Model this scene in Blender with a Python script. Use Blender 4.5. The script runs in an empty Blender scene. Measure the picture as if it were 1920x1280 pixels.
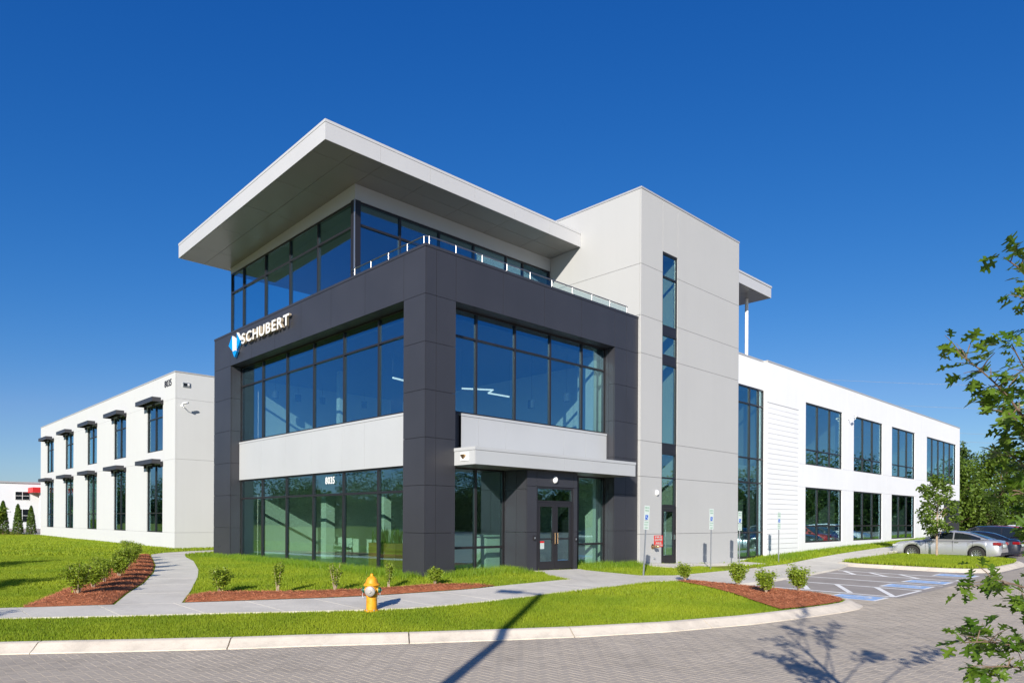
import bpy, bmesh, math, random
import numpy as np
from mathutils import Vector, Matrix
random.seed(7); rng = np.random.default_rng(7)
R = math.radians
scene = bpy.context.scene
col = scene.collection

# ------------------------------------------------------------------ camera, sky, sun, exposure
CAM = Vector((-12.122, -16.025, 1.62))
TH = R(45.763)                     # angle between the view direction and the entrance facade
FWD = Vector((math.cos(TH), math.sin(TH), 0)); RGT = Vector((math.sin(TH), -math.cos(TH), 0))
cam_data = bpy.data.cameras.new('camera'); cam = bpy.data.objects.new('camera', cam_data); col.objects.link(cam)
cam_data.sensor_width = 36; cam_data.lens = 36 * 1314.5 / 1920
cam_data.shift_y = 334 / 1920; cam_data.clip_start = .05; cam_data.clip_end = 4000
roll = R(-0.28)
r2 = RGT * math.cos(roll) - Vector((0, 0, 1)) * math.sin(roll); u2 = Vector((0, 0, 1)) * math.cos(roll) + RGT * math.sin(roll)
cam.matrix_world = Matrix.Translation(CAM) @ Matrix((r2, u2, -FWD)).transposed().to_4x4()
scene.camera = cam

SUN_EL = R(22.6); SUN_AZ = R(34.3)     # light travels along (cos az, sin az), downwards
sdir = Vector((math.cos(SUN_AZ) * math.cos(SUN_EL), math.sin(SUN_AZ) * math.cos(SUN_EL), -math.sin(SUN_EL)))
world = bpy.data.worlds.new('World'); scene.world = world; world.use_nodes = True
wn = world.node_tree.nodes; wl = world.node_tree.links
sky = wn.new('ShaderNodeTexSky'); sky.sky_type = 'NISHITA'; sky.sun_disc = False
sky.sun_elevation = SUN_EL; sky.sun_rotation = math.atan2(-sdir.x, -sdir.y)
sky.air_density = 1.0; sky.dust_density = 0.3; sky.ozone_density = 3.0; sky.altitude = 200
hs = wn.new('ShaderNodeHueSaturation'); hs.inputs['Saturation'].default_value = 1.15
tint = wn.new('ShaderNodeMix'); tint.data_type = 'RGBA'; tint.blend_type = 'MULTIPLY'; tint.inputs[0].default_value = 1; tint.inputs[7].default_value = (.56, .78, 1.08, 1)
wl.new(sky.outputs[0], hs.inputs['Color']); wl.new(hs.outputs[0], tint.inputs[6]); 
sp_ = wn.new('ShaderNodeSeparateColor'); cb_ = wn.new('ShaderNodeCombineColor'); wl.new(tint.outputs[2], sp_.inputs[0])   # deep polarised blue, the same grade over the whole dome
def _pow(ch, k, e):
    p = wn.new('ShaderNodeMath'); p.operation = 'POWER'; p.inputs[1].default_value = e; wl.new(sp_.outputs[ch], p.inputs[0])
    q = wn.new('ShaderNodeMath'); q.operation = 'MULTIPLY'; q.inputs[1].default_value = k; wl.new(p.outputs[0], q.inputs[0]); return q.outputs[0]
mn_ = wn.new('ShaderNodeMath'); mn_.operation = 'MINIMUM'; wl.new(_pow(0, .72, 1.74), mn_.inputs[0]); wl.new(_pow(0, .95, 1), mn_.inputs[1])
wl.new(mn_.outputs[0], cb_.inputs[0]); wl.new(_pow(1, .775, 1.02), cb_.inputs[1]); wl.new(_pow(2, 1.45, .68), cb_.inputs[2]); wl.new(cb_.outputs[0], wn['Background'].inputs[0])
wn['Background'].inputs[1].default_value = 0.088
sun_data = bpy.data.lights.new('sun', 'SUN'); sun_data.energy = 4.6; sun_data.angle = R(0.53); sun_data.color = (1, .93, .825)
sun = bpy.data.objects.new('sun', sun_data); col.objects.link(sun)
sun.rotation_euler = sdir.to_track_quat('-Z', 'Y').to_euler(); sun.location = (-30, -25, 30)
vs = scene.view_settings; vs.view_transform = 'Standard'; vs.look = 'None'; vs.gamma = 1; vs.exposure = 0.56
vs.use_curve_mapping = False

# ------------------------------------------------------------------ helpers
def tag(o, label=None, cat=None, group=None, kind=None):
    if label: o['label'] = label
    if cat: o['category'] = cat
    if group: o['group'] = group
    if kind: o['kind'] = kind
    return o
def empty(name, loc=(0, 0, 0), rz=0):
    o = bpy.data.objects.new(name, None); col.objects.link(o); o.location = loc; o.rotation_euler = (0, 0, rz); o.empty_display_size = .2
    return o
def mesh_np(name, V, F):
    V = np.asarray(V, np.float32); F = np.asarray(F, np.int32); k = F.shape[1]
    me = bpy.data.meshes.new(name)
    me.vertices.add(len(V)); me.vertices.foreach_set('co', V.ravel())
    me.loops.add(F.size); me.loops.foreach_set('vertex_index', F.ravel())
    me.polygons.add(len(F)); me.polygons.foreach_set('loop_start', np.arange(0, F.size, k, dtype=np.int32))
    me.update(calc_edges=True); me.validate(); me.shade_flat()
    return me
def link(name, me, mat=None, parent=None, loc=None, kind=None):
    o = bpy.data.objects.new(name, me); col.objects.link(o)
    if mat is not None and not me.materials: me.materials.append(mat)
    if parent: o.parent = parent
    if loc: o.location = loc
    if kind: o['kind'] = kind
    return o
class MB:
    def __init__(s): s.v = []; s.f = []
    def quad(s, *p):
        n = len(s.v); s.v += [tuple(q) for q in p]; s.f.append(tuple(range(n, n + len(p)))); return s
    def box(s, x0, x1, y0, y1, z0, z1):
        if x0 > x1: x0, x1 = x1, x0
        if y0 > y1: y0, y1 = y1, y0
        if z0 > z1: z0, z1 = z1, z0
        n = len(s.v); s.v += [(x0, y0, z0), (x1, y0, z0), (x1, y1, z0), (x0, y1, z0), (x0, y0, z1), (x1, y0, z1), (x1, y1, z1), (x0, y1, z1)]
        s.f += [tuple(n + i for i in q) for q in ((3, 2, 1, 0), (4, 5, 6, 7), (0, 1, 5, 4), (1, 2, 6, 5), (2, 3, 7, 6), (3, 0, 4, 7))]; return s
    def abox(s, ax, f, t, u0, u1, z0, z1):      # ax 'X': plane X=f, thickness t inward, u = Y; ax 'Y': plane Y=f, u = X
        return s.box(f, f + t, u0, u1, z0, z1) if ax == 'X' else s.box(u0, u1, f, f + t, z0, z1)
    def prism(s, poly, z0, z1, zf=None):
        n = len(s.v); k = len(poly)
        for z in (0, 1):
            for p in poly:
                zz = (z1 if z else z0) + (zf(p[0], p[1]) if zf else 0); s.v.append((p[0], p[1], zz))
        s.f.append(tuple(range(n + k - 1, n - 1, -1))); s.f.append(tuple(range(n + k, n + 2 * k)))
        for i in range(k): j = (i + 1) % k; s.f.append((n + i, n + j, n + k + j, n + k + i))
        return s
    def tube(s, pts, r, n=8, cap=True):
        pts = [Vector(p) for p in pts]; rr = r if isinstance(r, (list, tuple)) else [r] * len(pts); base = len(s.v)
        for i, p in enumerate(pts):
            d = (pts[min(i + 1, len(pts) - 1)] - pts[max(i - 1, 0)]).normalized()
            a = d.orthogonal().normalized() if i == 0 else (a - d * a.dot(d)).normalized()
            b = d.cross(a)
            for k in range(n):
                t = 2 * math.pi * k / n; s.v.append(tuple(p + (a * math.cos(t) + b * math.sin(t)) * rr[i]))
        for i in range(len(pts) - 1):
            for k in range(n): q = base + i * n; s.f.append((q + k, q + (k + 1) % n, q + n + (k + 1) % n, q + n + k))
        if cap: s.f.append(tuple(base + n - 1 - k for k in range(n))); s.f.append(tuple(base + (len(pts) - 1) * n + k for k in range(n)))
        return s
    def lathe(s, prof, n=20, M=Matrix(), cap=True):         # prof: (radius, z) from bottom up
        base = len(s.v)
        for r, z in prof:
            for k in range(n): t = 2 * math.pi * k / n; s.v.append(tuple(M @ Vector((r * math.cos(t), r * math.sin(t), z))))
        for i in range(len(prof) - 1):
            for k in range(n): q = base + i * n; s.f.append((q + k, q + (k + 1) % n, q + n + (k + 1) % n, q + n + k))
        if cap: s.f.append(tuple(base + n - 1 - k for k in range(n))); s.f.append(tuple(base + (len(prof) - 1) * n + k for k in range(n)))
        return s
    def mesh(s, name, smooth=False):
        me = bpy.data.meshes.new(name); me.from_pydata(s.v, [], s.f); me.update()
        if smooth:
            me.polygons.foreach_set('use_smooth', [True] * len(me.polygons)); me.set_sharp_from_angle(angle=R(38))
        return me
    def build(s, name, mat, parent=None, smooth=False, loc=None, kind=None, bevel=0):
        o = link(name, s.mesh(name, smooth), mat, parent, loc, kind)
        if bevel:
            m = o.modifiers.new('b', 'BEVEL'); m.width = bevel; m.segments = 2; m.limit_method = 'ANGLE'
        return o
def copy_tree(o, parent=None):
    c = o.copy(); col.objects.link(c); c.parent = parent
    for ch in list(o.children): copy_tree(ch, c)
    return c

# ------------------------------------------------------------------ materials
def mat(name, color, rough=.6, metal=0, spec=.5, var=0, vscale=3, bump=0, bscale=60, coat=0, var2=None, rnd=0, streak=0, stain=0, stscale=.6):
    m = bpy.data.materials.new(name); m.use_nodes = True; nt = m.node_tree; b = nt.nodes['Principled BSDF']; L = nt.links
    b.inputs['Base Color'].default_value = (*color, 1); b.inputs['Roughness'].default_value = rough; b.inputs['Metallic'].default_value = metal
    b.inputs['Specular IOR Level'].default_value = spec; b.inputs['Coat Weight'].default_value = coat
    tc = nt.nodes.new('ShaderNodeTexCoord')
    if var:
        n1 = nt.nodes.new('ShaderNodeTexNoise'); n1.inputs['Scale'].default_value = vscale; n1.inputs['Detail'].default_value = 5
        L.new(tc.outputs['Object'], n1.inputs['Vector'])
        mx = nt.nodes.new('ShaderNodeMix'); mx.data_type = 'RGBA'
        c2 = var2 or tuple(c * (1 - var) for c in color); c1 = color if var2 else tuple(min(1, c * (1 + var)) for c in color)
        mx.inputs[6].default_value = (*c1, 1); mx.inputs[7].default_value = (*c2, 1)
        rp = nt.nodes.new('ShaderNodeMapRange'); rp.inputs[1].default_value = .3; rp.inputs[2].default_value = .7
        L.new(n1.outputs['Fac'], rp.inputs[0]); L.new(rp.outputs[0], mx.inputs[0]); out = mx.outputs[2]
        if rnd:
            oi = nt.nodes.new('ShaderNodeNewGeometry'); hv = nt.nodes.new('ShaderNodeHueSaturation'); mr = nt.nodes.new('ShaderNodeMapRange')
            mr.inputs[3].default_value = 1 - rnd; mr.inputs[4].default_value = 1 + rnd
            L.new(oi.outputs['Random Per Island'], mr.inputs[0]); L.new(mr.outputs[0], hv.inputs['Value']); L.new(out, hv.inputs['Color']); out = hv.outputs[0]
        def _shade(scale, k, lo, hi, vec=None):
            nn = nt.nodes.new('ShaderNodeTexNoise'); nn.inputs['Scale'].default_value = scale; nn.inputs['Detail'].default_value = 7; nn.inputs['Roughness'].default_value = .62
            if vec:
                mp = nt.nodes.new('ShaderNodeMapping'); mp.inputs['Scale'].default_value = vec; L.new(tc.outputs['Object'], mp.inputs['Vector']); L.new(mp.outputs[0], nn.inputs['Vector'])
            else: L.new(tc.outputs['Object'], nn.inputs['Vector'])
            r3 = nt.nodes.new('ShaderNodeMapRange'); r3.inputs[1].default_value = lo; r3.inputs[2].default_value = hi; r3.inputs[3].default_value = 1; r3.inputs[4].default_value = 1 - k
            L.new(nn.outputs['Fac'], r3.inputs[0]); h3 = nt.nodes.new('ShaderNodeHueSaturation'); L.new(r3.outputs[0], h3.inputs['Value']); L.new(out, h3.inputs['Color']); return h3.outputs[0]
        if streak: out = _shade(1.0, streak, .45, .75, (2.2, 2.2, .12)); out = _shade(.5, streak * .7, .45, .7)
        if stain: out = _shade(stscale, stain, .48, .72); out = _shade(stscale * 7, stain * .6, .5, .75)
        L.new(out, b.inputs['Base Color'])
    if bump:
        n2 = nt.nodes.new('ShaderNodeTexNoise'); n2.inputs['Scale'].default_value = bscale; n2.inputs['Detail'].default_value = 4
        L.new(tc.outputs['Object'], n2.inputs['Vector']); bp = nt.nodes.new('ShaderNodeBump'); bp.inputs['Strength'].default_value = bump; bp.inputs['Distance'].default_value = .01
        L.new(n2.outputs['Fac'], bp.inputs['Height']); L.new(bp.outputs[0], b.inputs['Normal'])
    return m
def leaf_mat(name, c1, c2, trans=.35, rough=.45, patch=0):
    m = bpy.data.materials.new(name); m.use_nodes = True; nt = m.node_tree; b = nt.nodes['Principled BSDF']; L = nt.links
    g = nt.nodes.new('ShaderNodeNewGeometry'); oi = nt.nodes.new('ShaderNodeObjectInfo'); ad = nt.nodes.new('ShaderNodeMath'); ad.operation = 'ADD'
    fr = nt.nodes.new('ShaderNodeMath'); fr.operation = 'FRACT'
    L.new(g.outputs['Random Per Island'], ad.inputs[0]); L.new(oi.outputs['Random'], ad.inputs[1]); L.new(ad.outputs[0], fr.inputs[0])
    if patch:
        tcp = nt.nodes.new('ShaderNodeTexCoord'); pn = nt.nodes.new('ShaderNodeTexNoise'); pn.inputs['Scale'].default_value = .55; pn.inputs['Detail'].default_value = 6; L.new(tcp.outputs['Object'], pn.inputs['Vector'])
        pr = nt.nodes.new('ShaderNodeMapRange'); pr.inputs[1].default_value = .36; pr.inputs[2].default_value = .66; L.new(pn.outputs['Fac'], pr.inputs[0])
        av = nt.nodes.new('ShaderNodeMix'); av.inputs[0].default_value = .55; L.new(fr.outputs[0], av.inputs[2]); L.new(pr.outputs[0], av.inputs[3]); fr = av
    mx = nt.nodes.new('ShaderNodeMix'); mx.data_type = 'RGBA'; mx.inputs[6].default_value = (*c1, 1); mx.inputs[7].default_value = (*c2, 1)
    L.new(fr.outputs[0], mx.inputs[0]); L.new(mx.outputs[2], b.inputs['Base Color']); b.inputs['Roughness'].default_value = rough; b.inputs['Specular IOR Level'].default_value = .35
    tr = nt.nodes.new('ShaderNodeBsdfTranslucent'); hv = nt.nodes.new('ShaderNodeHueSaturation'); hv.inputs['Value'].default_value = 1.5; hv.inputs['Hue'].default_value = .485
    L.new(mx.outputs[2], hv.inputs['Color']); L.new(hv.outputs[0], tr.inputs[0])
    ms = nt.nodes.new('ShaderNodeMixShader'); ms.inputs[0].default_value = trans
    L.new(b.outputs[0], ms.inputs[1]); L.new(tr.outputs[0], ms.inputs[2]); L.new(ms.outputs[0], nt.nodes['Material Output'].inputs[0])
    return m
def glass_mat(name, tint, refl, base, rough=0.0):
    m = bpy.data.materials.new(name); m.use_nodes = True; nt = m.node_tree; nt.nodes.remove(nt.nodes['Principled BSDF']); L = nt.links
    t = nt.nodes.new('ShaderNodeBsdfTransparent'); t.inputs[0].default_value = (*tint, 1)
    g = nt.nodes.new('ShaderNodeBsdfGlossy'); g.inputs['Color'].default_value = (*refl, 1); g.inputs['Roughness'].default_value = rough
    fz = nt.nodes.new('ShaderNodeLayerWeight'); fz.inputs[0].default_value = .5
    pw = nt.nodes.new('ShaderNodeMath'); pw.operation = 'POWER'; pw.inputs[1].default_value = 4.0; L.new(fz.outputs['Facing'], pw.inputs[0])
    mr = nt.nodes.new('ShaderNodeMapRange'); mr.inputs[3].default_value = base; mr.inputs[4].default_value = 1
    L.new(pw.outputs[0], mr.inputs[0])
    tc = nt.nodes.new('ShaderNodeTexCoord'); n = nt.nodes.new('ShaderNodeTexNoise'); n.inputs['Scale'].default_value = .9; n.inputs['Detail'].default_value = 1
    bp = nt.nodes.new('ShaderNodeBump'); bp.inputs['Strength'].default_value = .06; bp.inputs['Distance'].default_value = .02
    L.new(tc.outputs['Object'], n.inputs['Vector']); L.new(n.outputs['Fac'], bp.inputs['Height']); L.new(bp.outputs[0], g.inputs['Normal'])
    ms = nt.nodes.new('ShaderNodeMixShader'); L.new(mr.outputs[0], ms.inputs[0]); L.new(t.outputs[0], ms.inputs[1]); L.new(g.outputs[0], ms.inputs[2])
    L.new(ms.outputs[0], nt.nodes['Material Output'].inputs[0])
    return m
def emit_mat(name, c, s):
    m = bpy.data.materials.new(name); m.use_nodes = True; b = m.node_tree.nodes['Principled BSDF']
    b.inputs['Base Color'].default_value = (*c, 1); b.inputs['Emission Color'].default_value = (*c, 1); b.inputs['Emission Strength'].default_value = s
    return m
M = dict(
    dark=mat('charcoal_panel', (.036, .037, .045), .42, .0, .5, .08, .6, streak=.05),
    darkback=mat('dark_backing', (.012, .012, .014), .7),
    black=mat('black_aluminium', (.018, .017, .020), .38, 0, .5),
    white=mat('white_metal_panel', (.445, .46, .475), .35, 0, .5, .025, .5, streak=.015),
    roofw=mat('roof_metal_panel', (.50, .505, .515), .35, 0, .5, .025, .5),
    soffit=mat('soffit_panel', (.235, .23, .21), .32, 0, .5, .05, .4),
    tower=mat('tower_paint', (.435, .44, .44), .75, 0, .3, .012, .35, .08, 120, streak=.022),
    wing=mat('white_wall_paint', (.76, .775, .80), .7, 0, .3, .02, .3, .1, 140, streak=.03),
    lwing=mat('pale_wall_paint', (.545, .56, .57), .75, 0, .3, .012, .3, .08, 140, streak=.022),
    joint=mat('joint_sealant', (.36, .355, .34), .8),
    coping=mat('coping_metal', (.50, .50, .50), .4, .3),
    steel=mat('brushed_steel', (.42, .41, .40), .32, 1),
    galv=mat('galvanised_steel', (.55, .58, .60), .42, .8, .5, .1, 8),
    iwall=mat('interior_white', (.74, .75, .72), .7),
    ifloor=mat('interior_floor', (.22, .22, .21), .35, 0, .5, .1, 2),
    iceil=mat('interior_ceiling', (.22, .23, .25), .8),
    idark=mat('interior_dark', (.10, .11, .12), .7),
    conc=mat('walk_concrete', (.64, .605, .53), .85, 0, .3, .06, 1.1, .25, 90, stain=.16, stscale=.8),
    curb=mat('curb_concrete', (.66, .59, .49), .85, 0, .3, .07, 2.5, .3, 70, stain=.22, stscale=1.6),
    groove=mat('walk_joint', (.05, .048, .045), .9),
    soil=mat('lawn_soil', (.17, .21, .016), .95, 0, .1, .35, 3.5, .5, 40, 0, (.22, .22, .03)),
    land=mat('far_ground', (.09, .13, .03), .95, 0, .1, .3, .05),
    mulchb=mat('mulch_base', (.36, .13, .062), .95, 0, .1, .3, 9, .8, 60),
    needle=mat('pine_straw', (.58, .24, .125), .8, 0, .2, .3, 6, 0, 60, 0, (.36, .125, .06), .45),
    paver=mat('grey_paver', (.48, .42, .34), .85, 0, .25, .1, 1.2, .3, 110, 0, (.42, .37, .305), .07, stain=.16, stscale=.35),
    joints=mat('paver_joint_sand', (.10, .097, .09), .95),
    paint=mat('road_paint', (.86, .85, .82), .8, 0, .3, .12, 6),
    blue=mat('blue_road_paint', (.30, .47, .74), .8, 0, .3, .2, 5),
    green=mat('green_ink', (.03, .22, .10), .5), bluesign=mat('blue_ink', (.015, .09, .45), .5), signw=mat('sign_white', (.48, .55, .53), .45),
    red=mat('red_sign', (.62, .025, .02), .5), redp=mat('red_fascia', (.60, .02, .02), .5), number=mat('dark_numeral', (.02, .02, .03), .5),
    letter=mat('letter_white', (.82, .82, .80), .4), letter_side=mat('letter_return', (.40, .34, .26), .4), emb=mat('emblem_blue', (.0, .28, .80), .4),
    hyd=mat('hydrant_yellow', (.74, .33, .012), .5, 0, .5, .12, 9, .3, 60, stain=.25, stscale=9), hydg=mat('hydrant_green', (.005, .09, .06), .4), hydc=mat('hydrant_cap_grey', (.36, .34, .33), .6, .3, .5, .15, 30),
    brass=mat('brass', (.45, .30, .17), .4, 1), lampw=mat('lamp_white', (.86, .86, .86), .35),
    wood=mat('planter_wood', (.34, .20, .05), .6, 0, .4, .2, 2), chairm=mat('chair_white', (.62, .66, .62), .6), seatm=mat('chair_seat', (.10, .13, .12), .6),
    bark=mat('bark', (.17, .12, .085), .9, 0, .2, .25, 12, .5, 40), stake=mat('young_bark', (.36, .27, .20), .85, 0, .2, .2, 12),
    stem=mat('shrub_stem', (.42, .33, .24), .8),
    leafA=leaf_mat('shrub_leaf', (.15, .24, .018), (.33, .41, .045), .35),
    leafB=leaf_mat('tree_leaf', (.065, .125, .014), (.14, .21, .026), .3),
    leafC=leaf_mat('dark_tree_leaf', (.035, .075, .012), (.085, .135, .02), .25),
    leafD=leaf_mat('oak_leaf', (.055, .125, .010), (.135, .22, .022), .38, .35),
    leafE=leaf_mat('arborvitae', (.05, .11, .012), (.10, .16, .02), .2),
    snake=leaf_mat('snake_plant', (.05, .11, .03), (.12, .18, .05), .15),
    grass=leaf_mat('grass_blade', (.15, .25, .010), (.33, .395, .02), .35, .6, 1),
    grasst=leaf_mat('tall_grass_blade', (.12, .24, .012), (.24, .34, .02), .35, .5, 1),
    glass_up=glass_mat('upper_glass_sky_reflection', (.75, .89, .88), (.52, .80, 1.0), .25),  # same glass as the lower floor, bluer sky reflection put into its colour
    glass=glass_mat('tinted_glass', (.79, .925, .86), (.60, .86, 1.0), .21),
    clear=glass_mat('clear_rail_glass', (.86, .93, .92), (.9, .97, 1), .06),
    led=emit_mat('led_strip', (1, .97, .92), 1.0),
    tyre=mat('tyre_rubber', (.018, .018, .018), .85), rim=mat('alloy_rim', (.55, .56, .58), .3, .9), chrome=mat('chrome', (.8, .8, .8), .12, 1),
    cglass=mat('car_glass', (.012, .016, .02), .06, 0, .8), clamp=mat('tail_lamp', (.22, .006, .008), .15, 0, .6, 0, 3, 0, 60, .6), hlamp=mat('head_lamp', (.6, .62, .65), .12, .4), trim=mat('car_trim', (.02, .02, .022), .5),
    blued=mat('blue_door', (.02, .05, .30), .5), pole=mat('lamp_post_bronze', (.03, .026, .022), .5, .3), wire=mat('cable', (.25, .26, .28), .6),
)
def car_paint(n, c, metal=.6): return mat('car_paint_' + n, c, .34, metal, .5, 0, 3, 0, 60, 1.0)

# ------------------------------------------------------------------ terrain heights
CP = np.array([(-10.11,-1.97,-.42),(-9.59,-2.3,-.42),(-8.45,-3.13,-.41),(-7.03,-4.12,-.41),(-6.19,-4.56,-.41),(-4.47,-5.84,-.41),(-3.06,-6.64,-.4),(-1.95,-7.38,-.4),(-.24,-8.1,-.39),(1.73,-8.66,-.39),(3.11,-8.91,-.38),(3.9,-9.09,-.37),(4.96,-9.28,-.37),(5.8,-9.36,-.36),(-9.69,1.01,-.28),(-7.59,-.11,-.28),(-5.36,-1.5,-.27),(-3.99,-3.48,-.28),(-3.27,-2.43,-.26),(-1.35,-3.15,-.22),(.71,-3.64,-.14),(2.83,-3.09,-.05),(4.06,-1.33,0),(7.02,-2.5,-.2),(3.36,-3.77,-.2),(6.66,-3.98,-.24),(9.04,-5.22,-.38),(12.13,-5.15,-.4),(14.54,-5.01,-.4),(20.46,-4.03,-.38),(15.67,-2.31,-.33),(10.87,-2.74,-.25),(0,0,0),(0,5,0),(0,10,0),(0,15.2,0),(1,23,0),(1,30,0),(1,45,.03),(1,60,.08),(4,0,0),(8.8,0,0),(10.3,-.2,-.02),(12.4,-.2,-.13),(18,-.2,-.32),(21,-.1,-.09),(25,0,0),(30,0,.12),(40,0,.3),(56,0,.6),(-12,30,.1),(-25,40,.1),(-10,60,.2),(12,10,0),(30,15,.1),(90,5,.8),(90,40,.8),(-40,12,-.3)])
_n = len(CP); _A = np.zeros((_n + 3, _n + 3)); _A[:_n, :_n] = np.linalg.norm(CP[:, None, :2] - CP[None, :, :2], axis=2) - np.eye(_n) * .3
_A[:_n, _n] = 1; _A[:_n, _n + 1:] = CP[:, :2]; _A[_n, :_n] = 1; _A[_n + 1:, :_n] = CP[:, :2].T
_W = np.linalg.solve(_A, np.concatenate([CP[:, 2], [0, 0, 0]]))
def zroad(x, y):
    D = (np.asarray(x) - CAM.x) * FWD.x + (np.asarray(y) - CAM.y) * FWD.y
    return -.66 + .009 * np.clip(D, -20, 90)
def gz(x, y):
    x = np.asarray(x, float); y = np.asarray(y, float)
    d = np.sqrt((x[..., None] - CP[:, 0]) ** 2 + (y[..., None] - CP[:, 1]) ** 2)
    return np.maximum(d @ _W[:_n] + _W[_n] + _W[_n + 1] * x + _W[_n + 2] * y, zroad(x, y) + .06)
def inside(poly, x, y):
    x = np.asarray(x); y = np.asarray(y); r = np.zeros(x.shape, bool); n = len(poly)
    for i in range(n):
        (x1, y1), (x2, y2) = poly[i], poly[(i + 1) % n]
        if y1 == y2: continue
        c = ((y1 > y) != (y2 > y)) & (x < (x2 - x1) * (y - y1) / (y2 - y1) + x1); r ^= c
    return r
def clip_cell(poly, x0, x1, y0, y1):
    for ax, lim, keep in ((0, x0, 1), (0, x1, -1), (1, y0, 1), (1, y1, -1)):
        out = []
        for i in range(len(poly)):
            a, b = poly[i - 1], poly[i]; da = (a[ax] - lim) * keep; db = (b[ax] - lim) * keep
            if (da >= 0) != (db >= 0):
                t = da / (da - db); out.append((a[0] + (b[0] - a[0]) * t, a[1] + (b[1] - a[1]) * t))
            if db >= 0: out.append(b)
        poly = out
        if len(poly) < 3: return []
    return poly
def area(p): return .5 * sum(p[i - 1][0] * p[i][1] - p[i][0] * p[i - 1][1] for i in range(len(p)))
def drape(name, poly, cell, zf, material, parent=None, kind=None):
    xs = [p[0] for p in poly]; ys = [p[1] for p in poly]; mb = MB()
    for x in np.arange(min(xs), max(xs), cell):
        for y in np.arange(min(ys), max(ys), cell):
            q = clip_cell(poly, x, x + cell, y, y + cell)
            if len(q) > 2 and abs(area(q)) > 1e-4:
                zz = zf(np.array([p[0] for p in q]), np.array([p[1] for p in q]))
                mb.quad(*[(p[0], p[1], z) for p, z in zip(q, zz)])
    return mb.build(name, material, parent, kind=kind)

ground = MB().quad((-1500, -1500, -1.3), (1500, -1500, -1.3), (1500, 1500, -1.3), (-1500, 1500, -1.3)).build('ground', M['land'], kind='structure')

curb_back = [(-45, 22.4), (-25, 8.4), (-14, .74), (-10.11, -1.97), (-9.59, -2.3), (-8.45, -3.13), (-7.03, -4.12), (-6.19, -4.62), (-4.47, -5.78), (-3.06, -6.64), (-1.95, -7.27), (-.24, -8.07), (1.73, -8.70), (3.11, -8.98), (3.9, -9.12), (4.96, -9.28), (5.75, -9.33), (6.35, -9.2), (6.85, -8.75), (7.12, -8.1), (7.2, -7.2), (7.2, -5.25)]
walk_lot = [(7.2, -5.25), (8.94, -5.2), (12.3, -5.06), (14.8, -4.9), (18, -4.6), (20.4, -4.1), (21.4, -3.4)]
lawn_poly = curb_back + walk_lot[1:] + [(58, -3.4), (58, .12), (21.06, .12), (21.06, .22), (17.9, .22), (17.9, 0), (10.26, 0), (10.24, .1), (.1, .1), (.1, 15.22), (4, 15.3), (4, 23.08), (1.04, 23.08), (1.04, 56.3), (1.04, 130), (-90, 130), (-90, 53.9)]
# the road: one sheet under the pavers, sloping gently
def cw(D, l): p = CAM + FWD * D + RGT * l; return (p.x, p.y)
road_poly = [cw(-45, -70), cw(-45, 95), cw(90, 95), cw(90, 40), cw(40, 12), cw(22, -2), cw(12, -70)]
mb = MB(); rp = []
for D in np.arange(-45, 91, 3.0):
    for l in np.arange(-72, 96, 6.0):
        q = [cw(D, l), cw(D, l + 6), cw(D + 3, l + 6), cw(D + 3, l)]
        mb.quad(*[(p[0], p[1], float(zroad(p[0], p[1])) - .0048) for p in q])
road = mb.build('road', M['paver'], kind='structure')
lawn = drape('lawn', lawn_poly, 1.6, lambda x, y: gz(x, y) - .025, M['soil'], kind='structure')

# pavers: 90-degree herringbone, 0.115 x 0.23 m
PW, PL, GAPP = .115, .23, .0045
def paver_mesh(nm, rot):
    a, b = (PL, PW) if rot == 0 else (PW, PL); e = GAPP / 2; c = .0015; m = MB()
    m.v = [(e, e, -.005), (a - e, e, -.005), (a - e, b - e, -.005), (e, b - e, -.005), (e + c, e + c, 0), (a - e - c, e + c, 0), (a - e - c, b - e - c, 0), (e + c, b - e - c, 0)]
    m.f = [(4, 5, 6, 7), (0, 1, 5, 4), (1, 2, 6, 5), (2, 3, 7, 6), (3, 0, 4, 7)]
    return m
pav = [paver_mesh('p', 0), paver_mesh('p', 1)]
spots = []
for i in range(-170, 330):
    for j in range(-190, 190):
        # herringbone: block pattern on a unit lattice, period 4 along the diagonal
        k = (i - j) % 4
        if k == 0: spots.append((i * PW, j * PW, 0))
        elif k == 3: spots.append((i * PW, j * PW, 1))
spots = np.array(spots); sx = spots[:, 0] - 7.0; sy = spots[:, 1] - 9.0
Dp = (sx - CAM.x) * FWD.x + (sy - CAM.y) * FWD.y; Lp = (sx - CAM.x) * RGT.x + (sy - CAM.y) * RGT.y
lot_edge = curb_back + [(7.2, -5.25), (8.9, -5.2), (9.05, -9.7), (60, -9.7), (60, 60), (-45, 60)]
ok = (Dp > 7.6) & (Dp < 23) & (np.abs(Lp) < Dp * .82 + 1.5) & ~inside(lot_edge, sx + .06, sy + .06)
sx, sy, sr, Dp, Lp = sx[ok], sy[ok], spots[ok, 2].astype(int), Dp[ok], Lp[ok]
inview = (np.abs(Lp) / Dp < .72) & (Dp > 9.35)
order = np.argsort(np.where(inview, Dp, 1e3 + Dp)); near = order[:300]; rest = order[300:]
pm = [pav[k].mesh('paver') for k in (0, 1)]
for m_ in pm: m_.materials.append(M['paver'])
jz = rng.normal(0, .0006, len(sx))
for i in near:
    o = link('paver', pm[sr[i]], None, road, (sx[i], sy[i], float(zroad(sx[i], sy[i])) + jz[i]))
Vs = []; Fs = []; off = 0
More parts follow.
